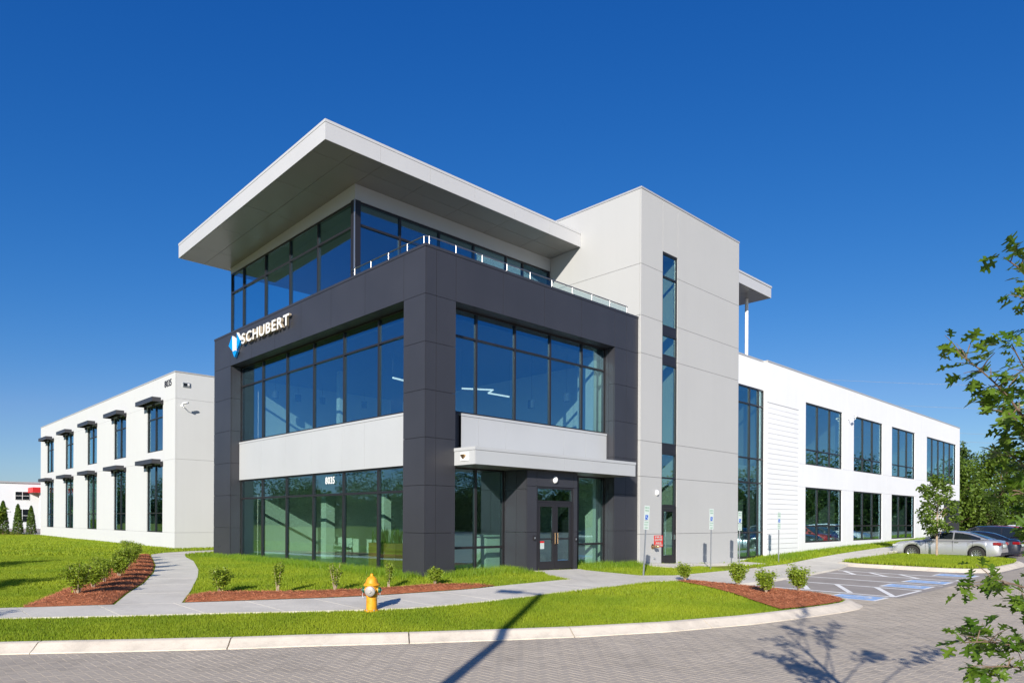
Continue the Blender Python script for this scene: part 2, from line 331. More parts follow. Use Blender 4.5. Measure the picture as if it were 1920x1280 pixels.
for k in (0, 1):
    idx = rest[sr[rest] == k]; base = np.array(pav[k].v); P = np.stack([sx[idx], sy[idx], zroad(sx[idx], sy[idx]) + jz[idx]], 1)
    V = (P[:, None] + base[None]).reshape(-1, 3); F = (np.arange(len(idx))[:, None, None] * 8 + np.array(pav[k].f)[None]).reshape(-1, 4)
    Vs.append(V); Fs.append(F + off); off += len(V)
link('paver', mesh_np('paver_field', np.concatenate(Vs), np.concatenate(Fs)), M['paver'], road, kind='stuff')

# parking lot surface, a fine grey sheet over the road base
lot_poly = [(7.6, -5.15), (9.05, -9.7), (21, -9.7), (60, -9.7), (60, -2), (21, -2)]
drape('parking_lot', [(8.9, -4.2), (8.98, -9.66), (62, -9.66), (62, -2.6), (21, -2.6)], 3, lambda x, y: zroad(x, y), mat('lot_surface', (.36, .325, .295), .9, 0, .25, .1, 1.2, .4, 130, stain=.15, stscale=.4), kind='structure')
def stripe(x0, y0, x1, y1, w=.16, material='paint', dz=.005, name='parking_line'):
    d = Vector((x1 - x0, y1 - y0)).normalized(); n = Vector((-d.y, d.x)) * w / 2
    q = [(x0 + n.x, y0 + n.y), (x0 - n.x, y0 - n.y), (x1 - n.x, y1 - n.y), (x1 + n.x, y1 + n.y)]
    return MB().quad(*[(a, b, float(zroad(a, b)) + dz) for a, b in q]).build(name, M[material])
marks = tag(empty('parking_markings', (13, -7.5, -.4)), kind='structure')
def mk(o): o.parent = marks; o.matrix_parent_inverse = marks.matrix_world.inverted(); return o
marks.matrix_world = Matrix.Translation((13, -7.5, -.4)); bpy.context.view_layer.update()
for i, (a, b, c, d) in enumerate([(9.25, -5.3, 9.2, -9.45), (11.75, -5.2, 11.6, -9.45), (13.9, -5.0, 13.7, -9.5), (16.15, -4.85, 16.0, -9.3), (17.65, -4.7, 17.5, -9.3)]): mk(stripe(a, b, c, d))
for a, b, c, d in [(9.2, -9.45, 11.6, -9.45), (16.0, -9.3, 17.5, -9.3)]: mk(stripe(a, b, c, d, .10, dz=.0055))
for a, b, c, d in [(11.65, -6.95, 9.4, -8.2), (11.6, -8.2, 9.3, -9.4), (11.68, -5.75, 9.4, -6.95), (17.55, -5.0, 16.15, -5.9), (17.5, -6.0, 16.05, -7.1), (17.45, -7.1, 16.0, -8.2)]: mk(stripe(a, b, c, d, .16, dz=.0045))
def isa(x, y, w=1.15, l=1.35):      # blue field with white border and white wheelchair figure, read from the lane
    b = mk(stripe(x, y + l / 2, x, y - l / 2, w, 'paint', .0035)); mk(stripe(x, y + l / 2 - .09, x, y - l / 2 + .09, w - .18, 'blue', .0065))
    m = MB(); zz = float(zroad(x, y)) + .009
    for k in range(14):
        t0 = R(-150 + k * 17); t1 = t0 + R(17)
        m.quad(*[(x + .02 + rr * math.cos(t), y - .16 + rr * math.sin(t), zz) for rr, t in ((.17, t0), (.24, t0), (.24, t1), (.17, t1))])
    for a, b2, c, d, w2 in ((-.02, .34, .0, .02, .08), (.0, .02, .2, .0, .08), (.2, .0, .28, -.26, .07)):
        dd = Vector((c - a, d - b2)).normalized(); n2 = Vector((-dd.y, dd.x)) * w2 / 2
        m.quad((x + a + n2.x, y + b2 + n2.y, zz + .001), (x + a - n2.x, y + b2 - n2.y, zz + .001), (x + c - n2.x, y + d - n2.y, zz + .001), (x + c + n2.x, y + d + n2.y, zz + .001))
    m.quad(*[(x - .03 + .07 * math.cos(t), y + .44 + .07 * math.sin(t), zz) for t in np.linspace(0, 2 * math.pi, 10)[:-1]])
    mk(m.build('parking_line', M['paint']))
for x, y in ((8.35, -8.75), (12.7, -8.75), (14.85, -8.75), (18.6, -8.7)): isa(x, y)

# curbs cut into stones
def resample(pl, step):
    pts = [Vector(p) for p in pl]; out = [pts[0]]; acc = 0
    for a, b in zip(pts, pts[1:]):
        L = (b - a).length; t = step - acc
        while t <= L: out.append(a + (b - a) * (t / L)); t += step
        acc = (acc + L) % step if L else acc
    out.append(pts[-1]); return out
def curb_line(pl, top, root, stone=3.07, flip=1, wid=1.0):
    pts = resample(pl, .15); prof = [(0, -.25), (0, top), (.13, top - .002), (.17, top - .02), (.30 * wid, top * .35), (.40 * wid, .012), (.41 * wid, -.25)]
    per = int(stone / .15); i = 0
    while i < len(pts) - 1:
        seg = pts[i:i + per + 1]; i += per
        if len(seg) < 2: break
        m = MB(); k = len(prof)
        for q, p in enumerate(seg):
            a = seg[max(q - 1, 0)]; b = seg[min(q + 1, len(seg) - 1)]; d = (b - a).normalized(); n = Vector((d.y, -d.x)) * flip
            pp = p + d * (.011 if q == 0 else (-.011 if q == len(seg) - 1 else 0)); zr = float(zroad(p.x, p.y))
            for o_, z in prof: m.v.append((pp.x - n.x * -o_, pp.y - n.y * -o_, zr + z))
        for q in range(len(seg) - 1):
            for j in range(k - 1): m.f.append((q * k + j, q * k + j + 1, (q + 1) * k + j + 1, (q + 1) * k + j))
        m.f.append(tuple(range(k - 1, -1, -1))); m.f.append(tuple((len(seg) - 1) * k + j for j in range(k)))
        m.build('curb_stone', M['curb'], root, smooth=True)
curb = tag(empty('curb', (0, 0, 0)), kind='structure')
curb_line([(-32.6, 13.72), (-14, .74), (-9.59, -2.3)][1:], .14, curb)
curb_line(curb_back[4:], .14, curb)
island_poly = [(21.2, -3.55), (20.7, -4.4), (20.6, -5.5), (20.6, -7.8), (21.0, -8.7), (22, -9.1), (26.5, -9.1), (28.2, -8.9), (29.0, -8.0), (29.15, -6.5), (29.15, -3.45)]
curb_line([(21.6, -3.45)] + island_poly[:], .14, curb, flip=1)
isl = drape('traffic_island', island_poly, 1.2, lambda x, y: zroad(x, y) + .15, M['soil'], kind='structure')

# concrete walks, cut into slabs
walkA_b = [(-14.2, 4.9), (-9.59, 1.72), (-7.72, .75), (-6.56, .10), (-3.95, -1.3), (-2.81, -1.80), (-.49, -2.60), (1.54, -2.86), (3.0, -2.95)]
walkA_f = [(-14.6, 3.5), (-9.77, .38), (-8.84, -.2), (-7.79, -.85), (-6.52, -1.62), (-5.15, -2.55), (-4.09, -3.3), (-3.21, -3.72), (-2.21, -3.95), (-1.05, -4.12), (-.02, -4.27), (1.97, -4.3), (3.6, -4.1)]
pathL = [(-7.72, .75), (-7.03, 2.33), (-6.09, 4.26), (-4.96, 7.13), (-3.96, 10.16), (-3.01, 13.51), (-1.95, 17.3), (-1.0, 18.6), (.6, 19.6), (4, 20.3)]
pathR = [(-6.56, .10), (-5.74, 1.87), (-4.51, 4.78), (-3.59, 7.21), (-2.16, 11.62), (-1.5, 14.3), (-.75, 16.6), (-.2, 17.3), (1.2, 18.1), (4, 18.8)]
plaza = [(3.0, -2.95), (3.3, -1.9), (3.5, -1.45), (3.85, -1.1), (3.9, -.58), (6.1, -.58), (6.0, -.95), (6.25, -1.55), (6.9, -2.5), (8.15, -2.98), (9.35, -2.96), (12.06, -2.7), (14.3, -2.45), (16.0, -2.2), (17.2, -2.1), (20.15, -1.95), (24, -1.9), (34, -1.9), (34, -3.35), (21.4, -3.42)] + walk_lot[-2::-1] + [(6.73, -4.0), (5.6, -3.85), (3.6, -4.1)]
tstrip = [(9.9, -.14), (9.9, -1.0), (10.5, -1.5), (12.5, -1.2), (14.4, -.98), (16.2, -.95), (17.0, -1.25), (18.4, -1.3), (18.4, .0), (17.93, -.14)]
walk = tag(empty('sidewalk'), kind='structure')
drape('sidewalk_bed', plaza, 1.2, lambda x, y: gz(x, y) - .012, M['groove'], kind='structure')
def slab(poly, top=.012):
    if area(poly) < 0: poly = poly[::-1]
    P = np.array(poly); z = gz(P[:, 0], P[:, 1]); m = MB(); k = len(poly)
    m.v = [(p[0], p[1], zz - .08) for p, zz in zip(poly, z)] + [(p[0], p[1], zz + top) for p, zz in zip(poly, z)]
    m.f = [tuple(range(k, 2 * k))] + [(i, (i + 1) % k, k + (i + 1) % k, k + i) for i in range(k)]
    return m.build('slab', M['conc'], walk)
def strip_slabs(B, Fr, n, sub=4):
    def at(pl, t):
        pts = [Vector(p) for p in pl]; Ls = [(b - a).length for a, b in zip(pts, pts[1:])]; s = t * sum(Ls)
        for a, b, l in zip(pts, pts[1:], Ls):
            if s <= l + 1e-9: return a + (b - a) * (s / l)
            s -= l
        return pts[-1]
    for i in range(n):
        e = .0075 / 20; t0 = i / n + e; t1 = (i + 1) / n - e; ts = [t0 + (t1 - t0) * k / sub for k in range(sub + 1)]
        slab([tuple(at(B, t)) for t in ts] + [tuple(at(Fr, t)) for t in ts[::-1]])
strip_slabs(walkA_b, walkA_f, 13); strip_slabs(pathL, pathR, 14)
for poly, c, ang in ((plaza, 2.0, 0), (tstrip, 1.7, 0)):
    xs = [p[0] for p in poly]; ys = [p[1] for p in poly]
    for x in np.arange(min(xs), max(xs), c):
        for y in np.arange(min(ys) - .3, max(ys), c):
            q = clip_cell(poly, x + .005, x + c - .005, y + .005, y + c - .005)
            if len(q) > 2 and abs(area(q)) > .02: slab(q)
drape('walk_bed', walkA_b + walkA_f[::-1], 1.0, lambda x, y: gz(x, y) - .016, M['groove'], kind='structure')

# mulch beds and pine straw
bedL = [(-9.25, 1.5), (-8.62, 2.72), (-7.89, 4.21), (-6.9, 6.4), (-5.9, 8.9), (-4.49, 12.4), (-3.3, 15.4), (-2.3, 17.3), (-2.05, 17.2)] + [(p[0] - .04, p[1] + .02) for p in pathL[6::-1]]
bedR = [(-6.45, .2), (-6.1, .98), (-5.6, 1.15), (-4.71, .52), (-3.98, -.15), (-2.61, -.9), (-1.82, -1.2), (-1.04, -1.35), (-.45, -1.75), (.1, -2.2), (.35, -2.64), (-.49, -2.56), (-2.81, -1.76), (-3.95, -1.26), (-6.5, .08)]
bedT = [(6.7, -4.0), (6.2, -5.3), (5.2, -6.7), (4.1, -7.9), (3.3, -8.9), (3.9, -9.08), (4.96, -9.24), (5.72, -9.29), (6.3, -9.17), (6.81, -8.73), (7.08, -8.1), (7.16, -7.2), (7.16, -5.3), (7.1, -4.5)]
def bed_h(poly):
    P = np.array(poly)
    def f(x, y):
        x = np.asarray(x, float); y = np.asarray(y, float); d = np.full(x.shape, 9.)
        for i in range(len(P)):
            a, b = P[i - 1], P[i]; ab = b - a; t = np.clip(((x - a[0]) * ab[0] + (y - a[1]) * ab[1]) / (ab @ ab), 0, 1)
            d = np.minimum(d, np.hypot(x - a[0] - t * ab[0], y - a[1] - t * ab[1]))
        return gz(x, y) + .02 + .09 * np.clip(d / .5, 0, 1) ** .7
    return f
def scatter(poly, n, seed):
    r = np.random.default_rng(seed); P = np.array(poly); lo = P.min(0); hi = P.max(0); x = r.uniform(lo[0], hi[0], n); y = r.uniform(lo[1], hi[1], n)
    k = inside(poly, x, y); return x[k], y[k]
for nm, poly, sd in (('mulch_bed', bedL, 1), ('mulch_bed', bedR, 2), ('mulch_bed', bedT, 3)):
    h = bed_h(poly); o = drape(nm, poly, .25, h, M['mulchb'], kind='structure')
    A_ = abs(area(poly)); P = np.array(poly); box = np.prod(P.max(0) - P.min(0))
    x, y = scatter(poly, int(700 * box), sd); n = len(x); r = np.random.default_rng(sd + 50)
    a = r.uniform(0, 2 * math.pi, n); L = r.uniform(.05, .13, n); w = r.uniform(.003, .006, n); z = h(x, y)
    dx, dy = np.cos(a) * L, np.sin(a) * L; tz = r.uniform(-.005, .045, n)
    V = np.stack([np.stack([x - np.sin(a) * w, y + np.cos(a) * w, z + .002], 1), np.stack([x + np.sin(a) * w, y - np.cos(a) * w, z + .006], 1), np.stack([x + dx, y + dy, z + .006 + tz], 1)], 1).reshape(-1, 3)
    link('pine_straw', mesh_np('pine_straw', V, np.arange(len(V)).reshape(-1, 3)), M['needle'], o, kind='stuff')

# grass blades
no_grass = [walkA_b + walkA_f[::-1], pathL + pathR[::-1], plaza, tstrip, bedL, bedR, bedT]
def blades(name, x, y, h0, h1, w, mat_, zf, seed, kind='stuff'):
    r = np.random.default_rng(seed); n = len(x); z = zf(x, y) - .03; a = r.uniform(0, 2 * math.pi, n); h = r.uniform(h0, h1, n); lean = h * r.uniform(.1, .7, n); b = r.uniform(0, 2 * math.pi, n)
    wx, wy = np.cos(a) * w, np.sin(a) * w
    V = np.stack([np.stack([x - wx, y - wy, z], 1), np.stack([x + wx, y + wy, z], 1), np.stack([x + np.cos(b) * lean, y + np.sin(b) * lean, z + .03 + h], 1)], 1).reshape(-1, 3)
    o = link(name, mesh_np(name, V, np.arange(len(V)).reshape(-1, 3)), mat_, None, kind=kind); return o
def grass_points(x0, x1, y0, y1, dens, seed, poly=None):
    r = np.random.default_rng(seed); n = int((x1 - x0) * (y1 - y0) * dens); x = r.uniform(x0, x1, n); y = r.uniform(y0, y1, n)
    # uneven mowing: drop points in soft patches
    k = inside(poly or lawn_poly, x, y); x, y = x[k], y[k]
    for p in no_grass: k = ~inside(p, x, y); x, y = x[k], y[k]
    return x, y
D_ = lambda x, y: (x - CAM.x) * FWD.x + (y - CAM.y) * FWD.y
def near_filter(x, y, d0, d1):
    D = D_(x, y); L = (x - CAM.x) * RGT.x + (y - CAM.y) * RGT.y; k = (D > d0) & (D <= d1) & (np.abs(L) < D * .8 + 1); return x[k], y[k]
x, y = near_filter(*grass_points(-16, 7.3, -9.4, 6.5, 3000, 11), 9, 17.5)
tag(blades('front_lawn_grass', x, y, .012, .034, .006, M['grass'], gz, 1), 'mown green grass of the strips nearest the road', 'grass')
x, y = near_filter(*grass_points(-20, 13, -9.4, 24, 1000, 12), 17.5, 30)
tag(blades('middle_lawn_grass', x, y, .02, .05, .010, M['grass'], gz, 2), 'mown green grass around the building front', 'grass')
x, y = near_filter(*grass_points(-30, 58, -4, 62, 160, 13), 30, 62)
tag(blades('far_lawn_grass', x, y, .04, .10, .03, M['grass'], gz, 3), 'mown green grass beside the building wings', 'grass')
x, y = grass_points(20.6, 29.2, -9.1, -3.4, 700, 14, island_poly)
tag(blades('island_grass', x, y, .05, .16, .016, M['grass'], lambda a, b: zroad(a, b) + .17, 4), 'longer green grass on the parking island under the young tree', 'grass')
# long unmown fringe along the building foot
r_ = np.random.default_rng(21); X = []; Y = []
for (xa, ya), (xb, yb), n, wd in (((-.12, -.1), (-.12, 13.6), 6500, .35), ((-.1, -.12), (3.6, -.12), 3000, .45), ((6.1, -.15), (10.1, -.15), 2600, .4), ((.25, 1.1), (.25, 13.4), 5200, .18), ((1.1, .2), (3.5, .2), 1200, .2), ((18.0, -.25), (24.0, -.25), 3000, .7), ((6.0, .2), (8.7, .2), 1000, .2), ((3.4, -.6), (3.5, .4), 500, .2), ((-.15, 13.5), (-.15, 15.3), 1000, .3), ((24, -.2), (50, -.2), 4000, .4)):
    t = r_.random(n); dx, dy = xb - xa, yb - ya; L = math.hypot(dx, dy); o_ = -np.abs(r_.normal(0, wd, n)) * .9
    X.append(xa + dx * t + (dy / L if abs(dy) > abs(dx) else 0) * o_ * (1 if dy > 0 else -1)); Y.append(ya + dy * t + (1 if abs(dx) >= abs(dy) else 0) * o_)
X = np.concatenate(X); Y = np.concatenate(Y)
k = ~inside(plaza, X, Y) & ~inside(tstrip, X, Y); X, Y = X[k], Y[k]
tag(blades('tall_grass', X, Y, .05, .21, .008, M['grasst'], gz, 5), 'long uncut grass along the foot of the building', 'grass')

# ------------------------------------------------------------------ the office building
B = tag(empty('office_building', (0, 0, 0)), 'modern white and charcoal office building with flat overhanging roof and stair tower', 'building')
def holed(ax, f, t, u0, u1, z0, z1, holes=()):
    us = sorted({u0, u1} | {min(max(h[i], u0), u1) for h in holes for i in (0, 1)}); zs = sorted({z0, z1} | {min(max(h[i], z0), z1) for h in holes for i in (2, 3)})
    m = MB(); solid = {}
    for i in range(len(us) - 1):
        for j in range(len(zs) - 1):
            cu, cz = (us[i] + us[i + 1]) / 2, (zs[j] + zs[j + 1]) / 2; solid[i, j] = not any(h[0] < cu < h[1] and h[2] < cz < h[3] for h in holes)
    P = (lambda u, d, z: (f + d, u, z)) if ax == 'X' else (lambda u, d, z: (u, f + d, z))
    for (i, j), s in solid.items():
        if not s: continue
        a, b, c, d = us[i], us[i + 1], zs[j], zs[j + 1]
        m.quad(P(a, 0, c), P(b, 0, c), P(b, 0, d), P(a, 0, d)); m.quad(P(a, t, c), P(a, t, d), P(b, t, d), P(b, t, c))
        if not solid.get((i - 1, j)): m.quad(P(a, 0, c), P(a, 0, d), P(a, t, d), P(a, t, c))
        if not solid.get((i + 1, j)): m.quad(P(b, 0, c), P(b, t, c), P(b, t, d), P(b, 0, d))
        if not solid.get((i, j - 1)): m.quad(P(a, 0, c), P(a, t, c), P(b, t, c), P(b, 0, c))
        if not solid.get((i, j + 1)): m.quad(P(a, 0, d), P(b, 0, d), P(b, t, d), P(a, t, d))
    return m
def panels(ax, f, us, zs, material, parent, t=.03, gap=.012, holes=(), skip=(), name='panel'):
    g = gap / 2
    for i in range(len(us) - 1):
        for j in range(len(zs) - 1):
            if (i, j) in skip: continue
            r = (us[i] + g, us[i + 1] - g, zs[j] + g, zs[j + 1] - g)
            hh = [h for h in holes if h[0] < r[1] and h[1] > r[0] and h[2] < r[3] and h[3] > r[2]]
            if any(h[0] <= r[0] and h[1] >= r[1] and h[2] <= r[2] and h[3] >= r[3] for h in hh): continue
            holed(ax, f, t, *r, hh).build(name, material, parent)
def window(ax, f, us, zs, parent=B, fw=.06, dep=.13, name='window', skip=(), pane_mat=None, rows=None):
    """frame of black bars at plane f (bars run inward) with one pane in every cell"""
    m = MB(); h = fw / 2
    for i, u in enumerate(us):
        a, b = (u, u + fw) if i == 0 else ((u - fw, u) if i == len(us) - 1 else (u - h, u + h)); m.abox(ax, f, dep, a, b, zs[0], zs[-1])
    for i in range(len(us) - 1):
        a = us[i] + (fw if i == 0 else h); b = us[i + 1] - (fw if i == len(us) - 2 else h)
        for j, z in enumerate(zs):
            c, d = (z, z + fw) if j == 0 else ((z - fw, z) if j == len(zs) - 1 else (z - h, z + h)); m.abox(ax, f + .004, dep - .008, a, b, c, d)
    w = m.build(name, M['black'], parent)
    for i in range(len(us) - 1):
        for j in range(len(zs) - 1):
            if (i, j) in skip: continue
            a = us[i] + (fw if i == 0 else h); b = us[i + 1] - (fw if i == len(us) - 2 else h); c = zs[j] + (fw if j == 0 else h); d = zs[j + 1] - (fw if j == len(zs) - 2 else h)
            p = MB().abox(ax, f + .05, .012, a, b, c, d).build('pane', pane_mat or M['glass'], w)
            ctr = Vector((f + .056, (a + b) / 2, (c + d) / 2)) if ax == 'X' else Vector(((a + b) / 2, f + .056, (c + d) / 2))
            t1, t2 = (random.gauss(0, R(.10)) for _ in range(2)); rot = Matrix.Rotation(t1, 4, 'Z') @ Matrix.Rotation(t2, 4, 'Y' if ax == 'X' else 'X')
            p.matrix_local = Matrix.Translation(ctr) @ rot @ Matrix.Translation(-ctr)
    return w
# --- charcoal frame: backing boxes with panels hung 3 cm proud
ZJ = [-.15, 1.23, 2.6, 3.97, 5.33, 6.7, 8.06]; TOP = 9.40; LJ = [1.05, 3.14, 5.24, 7.34, 9.42, 11.46, 13.5]; RJ = [1.13, 3.05, 4.95, 6.85, 8.77]
fr = MB().box(.032, 1.02, .032, 1.03, -.3, 9.38).box(.032, .44, 13.53, 15.22, -.3, 9.38).box(8.80, 10.22, .032, .44, -.3, 9.38)
fr.box(.032, .46, 1.035, 13.525, 8.10, 9.38).box(1.025, 8.795, .032, .46, 8.10, 9.38)
fr = fr.build('charcoal_frame', M['darkback'], B)
panels('X', 0, [0, 1.05], ZJ, M['dark'], fr); panels('X', 0, [13.5, 15.25], ZJ, M['dark'], fr)
panels('X', 0, [0] + LJ + [15.25], [8.06, TOP], M['dark'], fr)
panels('Y', 0, [.03, .40, 1.13], ZJ, M['dark'], fr); panels('Y', 0, [8.77, 9.49, 10.25], ZJ, M['dark'], fr)
panels('Y', 0, [.03, .40] + RJ + [9.49, 10.25], [8.06, TOP], M['dark'], fr)
panels('Y', 13.5, [.036, .44], ZJ, M['dark'], fr, t=.025); panels('X', 8.77, [.036, .28, .44], ZJ, M['dark'], fr, t=.025)
for a, b, z in zip(LJ, LJ[1:], [0] * 9): MB().box(.036, .455, a + .006, b - .006, 8.062, 8.092).build('panel', M['dark'], fr)
for a, b in zip(RJ, RJ[1:]): MB().box(a + .006, b - .006, .036, .455, 8.062, 8.092).build('panel', M['dark'], fr)
MB().box(-.015, .5, -.015, 15.26, TOP, 9.48).box(.503, 10.245, -.015, .5, TOP, 9.48).build('coping', M['dark'], B)
# --- curtain walls of the corner block
GX, GY = .46, .45
LM = [1.05, 3.08, 5.20, 7.28, 9.37, 11.47, 13.5]; RM = [1.13, 2.35, 4.04, 5.75, 7.44, 8.77]
window('X', GX, LM, [4.86, 7.23, 8.06], name='curtain_wall', pane_mat=M['glass_up']); window('Y', GY, RM, [4.86, 7.22, 8.06], name='curtain_wall', pane_mat=M['glass_up'])
window('X', GX, LM, [-.05, 2.47, 3.27], fw=.075, name='curtain_wall')
window('Y', GY, [1.13, 2.35, 3.57], [-.05, .75, 3.24], fw=.075, name='curtain_wall', skip=()); window('Y', GY, [6.0, 7.25, 8.77], [-.05, .75, 3.24], fw=.075, name='curtain_wall')
# --- white spandrels
sp = MB().box(.42, .60, 1.06, 13.46, 3.30, 4.82).build('spandrel', M['darkback'], B)
panels('X', .385, [1.06, 3.74, 5.14, 7.28, 9.3, 11.4, 13.49], [3.25, 4.78], M['white'], sp, gap=.008); MB().box(.37, .46, 1.06, 13.49, 4.782, 4.855).build('flashing', M['white'], sp)
sp = MB().box(1.68, 8.72, .39, .58, 3.30, 4.82).build('spandrel', M['darkback'], B)
panels('Y', .355, [1.66, 2.36, 3.53, 6.35, 7.54, 8.76], [3.25, 4.78], M['white'], sp, gap=.008); MB().box(1.66, 8.76, .34, .44, 4.782, 4.855).build('flashing', M['white'], sp)
MB().box(1.14, 1.655, .46, .56, 3.25, 4.855).build('spandrel', M['dark'], B)
# --- entrance canopy and vestibule
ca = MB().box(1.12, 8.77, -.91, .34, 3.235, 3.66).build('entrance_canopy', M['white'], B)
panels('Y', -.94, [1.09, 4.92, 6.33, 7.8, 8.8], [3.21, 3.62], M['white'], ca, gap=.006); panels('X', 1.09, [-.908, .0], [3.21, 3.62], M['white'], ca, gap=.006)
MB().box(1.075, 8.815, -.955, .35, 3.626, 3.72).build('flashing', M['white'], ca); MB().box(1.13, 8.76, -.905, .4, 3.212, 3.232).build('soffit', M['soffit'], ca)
ve = holed('Y', -.55, .1, 3.6, 5.97, -.2, 3.2, [(4.0, 5.83, -.3, 2.72)]).build('vestibule', M['darkback'], B)
panels('Y', -.58, [3.57, 4.02, 5.81, 6.0], [-.2, 1.23, 2.69, 3.205], M['dark'], ve, holes=[(4.02, 5.81, -.3, 2.70)])
panels('X', 3.57, [-.548, -.1, .44], [-.2, 1.23, 2.6, 3.205], M['dark'], ve); MB().box(5.99, 6.02, -.545, .44, -.2, 3.2).build('panel', M['dark'], ve)
tr = window('Y', -.56, [4.02, 5.81], [2.19, 2.69], fw=.06, name='transom_window')
for a, b, hx in ((4.08, 4.912, 4.85), (4.918, 5.75, 4.98)):
    d = holed('Y', -.55, .05, a, b, .02, 2.185, [(a + .13, b - .13, .28, 2.05)]).build('door', M['black'], B)
    MB().box(a + .13, b - .13, -.532, -.522, .28, 2.05).build('pane', M['glass'], d)
    MB().box(a + .13, b - .13, -.56, -.50, .98, 1.03).build('push_bar', M['black'], d)
    MB().tube([(hx, -.551, .85), (hx, -.62, .85), (hx, -.62, 1.2), (hx, -.551, 1.2)], .014, 8).build('handle', M['brass'], d, smooth=True)
MB().box(4.02, 4.075, -.575, -.47, 0, 2.19).box(5.755, 5.81, -.575, -.47, 0, 2.19).build('door_frame', M['black'], B)
# --- third floor and its roof
TX, TY = .55, 4.65
window('X', TX, [4.66, 7.19, 9.34, 11.47, 13.58, 14.84], [8.6, 11.53, 12.38], name='curtain_wall', fw=.07, pane_mat=M['glass_up'])
window('Y', TY, [.56, 2.4, 4.16, 5.87, 7.62, 8.58, 10.22], [8.6, 11.6, 12.38], name='curtain_wall', fw=.07, pane_mat=M['glass_up'])
MB().box(.50, .74, 4.60, 4.655, 8.6, 12.38).box(.50, .545, 4.66, 4.84, 8.6, 12.38).build('corner_post', M['black'], B); MB().tube([(.50, 4.60, 9.3), (.50, 4.60, 12.36)], .03, 8).build('downpipe', M['steel'], B)
def zs_(y): return 12.97 - (y - 2.93) * .0268
fb = MB(); fb.v = [(.54, 4.64, 12.385), (.54, 14.86, 12.385), (.54, 14.86, zs_(14.86) + .03), (.54, 4.64, zs_(4.64) + .03), (10.24, 4.64, 12.385), (10.24, 4.64, zs_(4.64) + .03), (10.24, 14.86, 12.385), (10.24, 14.86, zs_(14.86) + .03)]
fb.f = [(0, 3, 2, 1), (0, 4, 5, 3), (1, 2, 7, 6), (0, 1, 6, 4)]; fb.build('fascia_band', M['white'], B)
X0, X1, Y0, Y1 = -1.54, 10.245, 2.93, 15.2
rf = MB(); rf.v = [(x, y, zs_(y) + dz) for dz in (.02, .60) for x, y in ((X0 + .03, Y0 + .03), (X1, Y0 + .03), (X1, Y1 - .03), (X0 + .03, Y1 - .03))]
rf.f = [(3, 2, 1, 0), (4, 5, 6, 7), (0, 1, 5, 4), (1, 2, 6, 5), (2, 3, 7, 6), (3, 0, 4, 7)]; rf = rf.build('roof', M['roofw'], B)
def slat(x0, x1, y0, y1, z0, z1, name, material, parent):
    m = MB(); m.v = [(x, y, zs_(y) + dz) for dz in (z0, z1) for x, y in ((x0, y0), (x1, y0), (x1, y1), (x0, y1))]
    m.f = [(3, 2, 1, 0), (4, 5, 6, 7), (0, 1, 5, 4), (1, 2, 6, 5), (2, 3, 7, 6), (3, 0, 4, 7)]; return m.build(name, material, parent)
fx = [X0, .42, 2.4, 4.4, 6.4, 8.35, X1]
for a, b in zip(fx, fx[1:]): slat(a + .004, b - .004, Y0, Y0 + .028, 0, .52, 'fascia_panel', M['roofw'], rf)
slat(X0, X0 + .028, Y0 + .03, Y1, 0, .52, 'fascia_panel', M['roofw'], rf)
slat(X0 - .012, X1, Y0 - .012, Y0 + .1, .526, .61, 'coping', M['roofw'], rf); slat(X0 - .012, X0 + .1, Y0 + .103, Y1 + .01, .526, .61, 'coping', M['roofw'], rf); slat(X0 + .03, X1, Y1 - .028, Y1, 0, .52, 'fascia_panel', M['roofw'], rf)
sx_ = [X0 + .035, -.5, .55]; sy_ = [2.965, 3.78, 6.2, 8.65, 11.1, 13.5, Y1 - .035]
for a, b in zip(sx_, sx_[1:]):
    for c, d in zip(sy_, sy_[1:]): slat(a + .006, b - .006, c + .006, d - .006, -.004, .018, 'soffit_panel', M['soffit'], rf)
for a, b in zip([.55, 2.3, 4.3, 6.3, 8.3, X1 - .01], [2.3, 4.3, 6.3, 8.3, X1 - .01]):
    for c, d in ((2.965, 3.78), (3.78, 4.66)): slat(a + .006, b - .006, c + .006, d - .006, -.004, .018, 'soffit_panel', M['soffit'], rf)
# --- stair tower
TXa, TXb, TYf, TT = 10.25, 17.93, -.11, 14.42
SX = (11.72, 12.81); TZ = [-.6, 1.09, 3.33, 4.71, 8.09, 9.55, 11.53, TT]
tw = MB().box(TXa + .05, SX[0] - .02, TYf + .05, 9.0, -.6, TT - .01).box(SX[1] + .02, TXb - .05, TYf + .05, 9.0, -.6, TT - .01).box(SX[0] - .02, SX[1] + .02, TYf + .05, 9.0, 12.42, TT - .01).box(SX[0] - .02, SX[1] + .02, 3.2, 9.0, -.6, 12.42).build('stair_tower', M['joint'], B)
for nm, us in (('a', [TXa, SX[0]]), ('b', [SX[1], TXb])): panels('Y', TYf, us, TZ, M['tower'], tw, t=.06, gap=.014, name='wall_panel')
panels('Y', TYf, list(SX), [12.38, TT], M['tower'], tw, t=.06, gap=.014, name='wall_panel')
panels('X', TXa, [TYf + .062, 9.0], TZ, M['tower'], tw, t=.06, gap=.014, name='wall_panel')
MB().box(TXa - .02, TXb + .02, TYf - .02, 9.02, TT, 14.49).build('coping', M['coping'], tw)
tz = [2.20, 3.34, 4.34]
window('Y', TYf + .03, list(SX), [9.42, 11.42, 12.38], name='window'); window('Y', TYf + .03, list(SX), [8.24, 9.12], name='window'); window('Y', TYf + .03, list(SX), [4.68, 7.95], name='window'); window('Y', TYf + .03, list(SX), tz, name='window')
for a, b in ((9.125, 9.415), (7.955, 8.235), (4.345, 4.675)): MB().box(SX[0], SX[1], TYf + .035, TYf + .1, a, b).build('spandrel', M['black'], B)
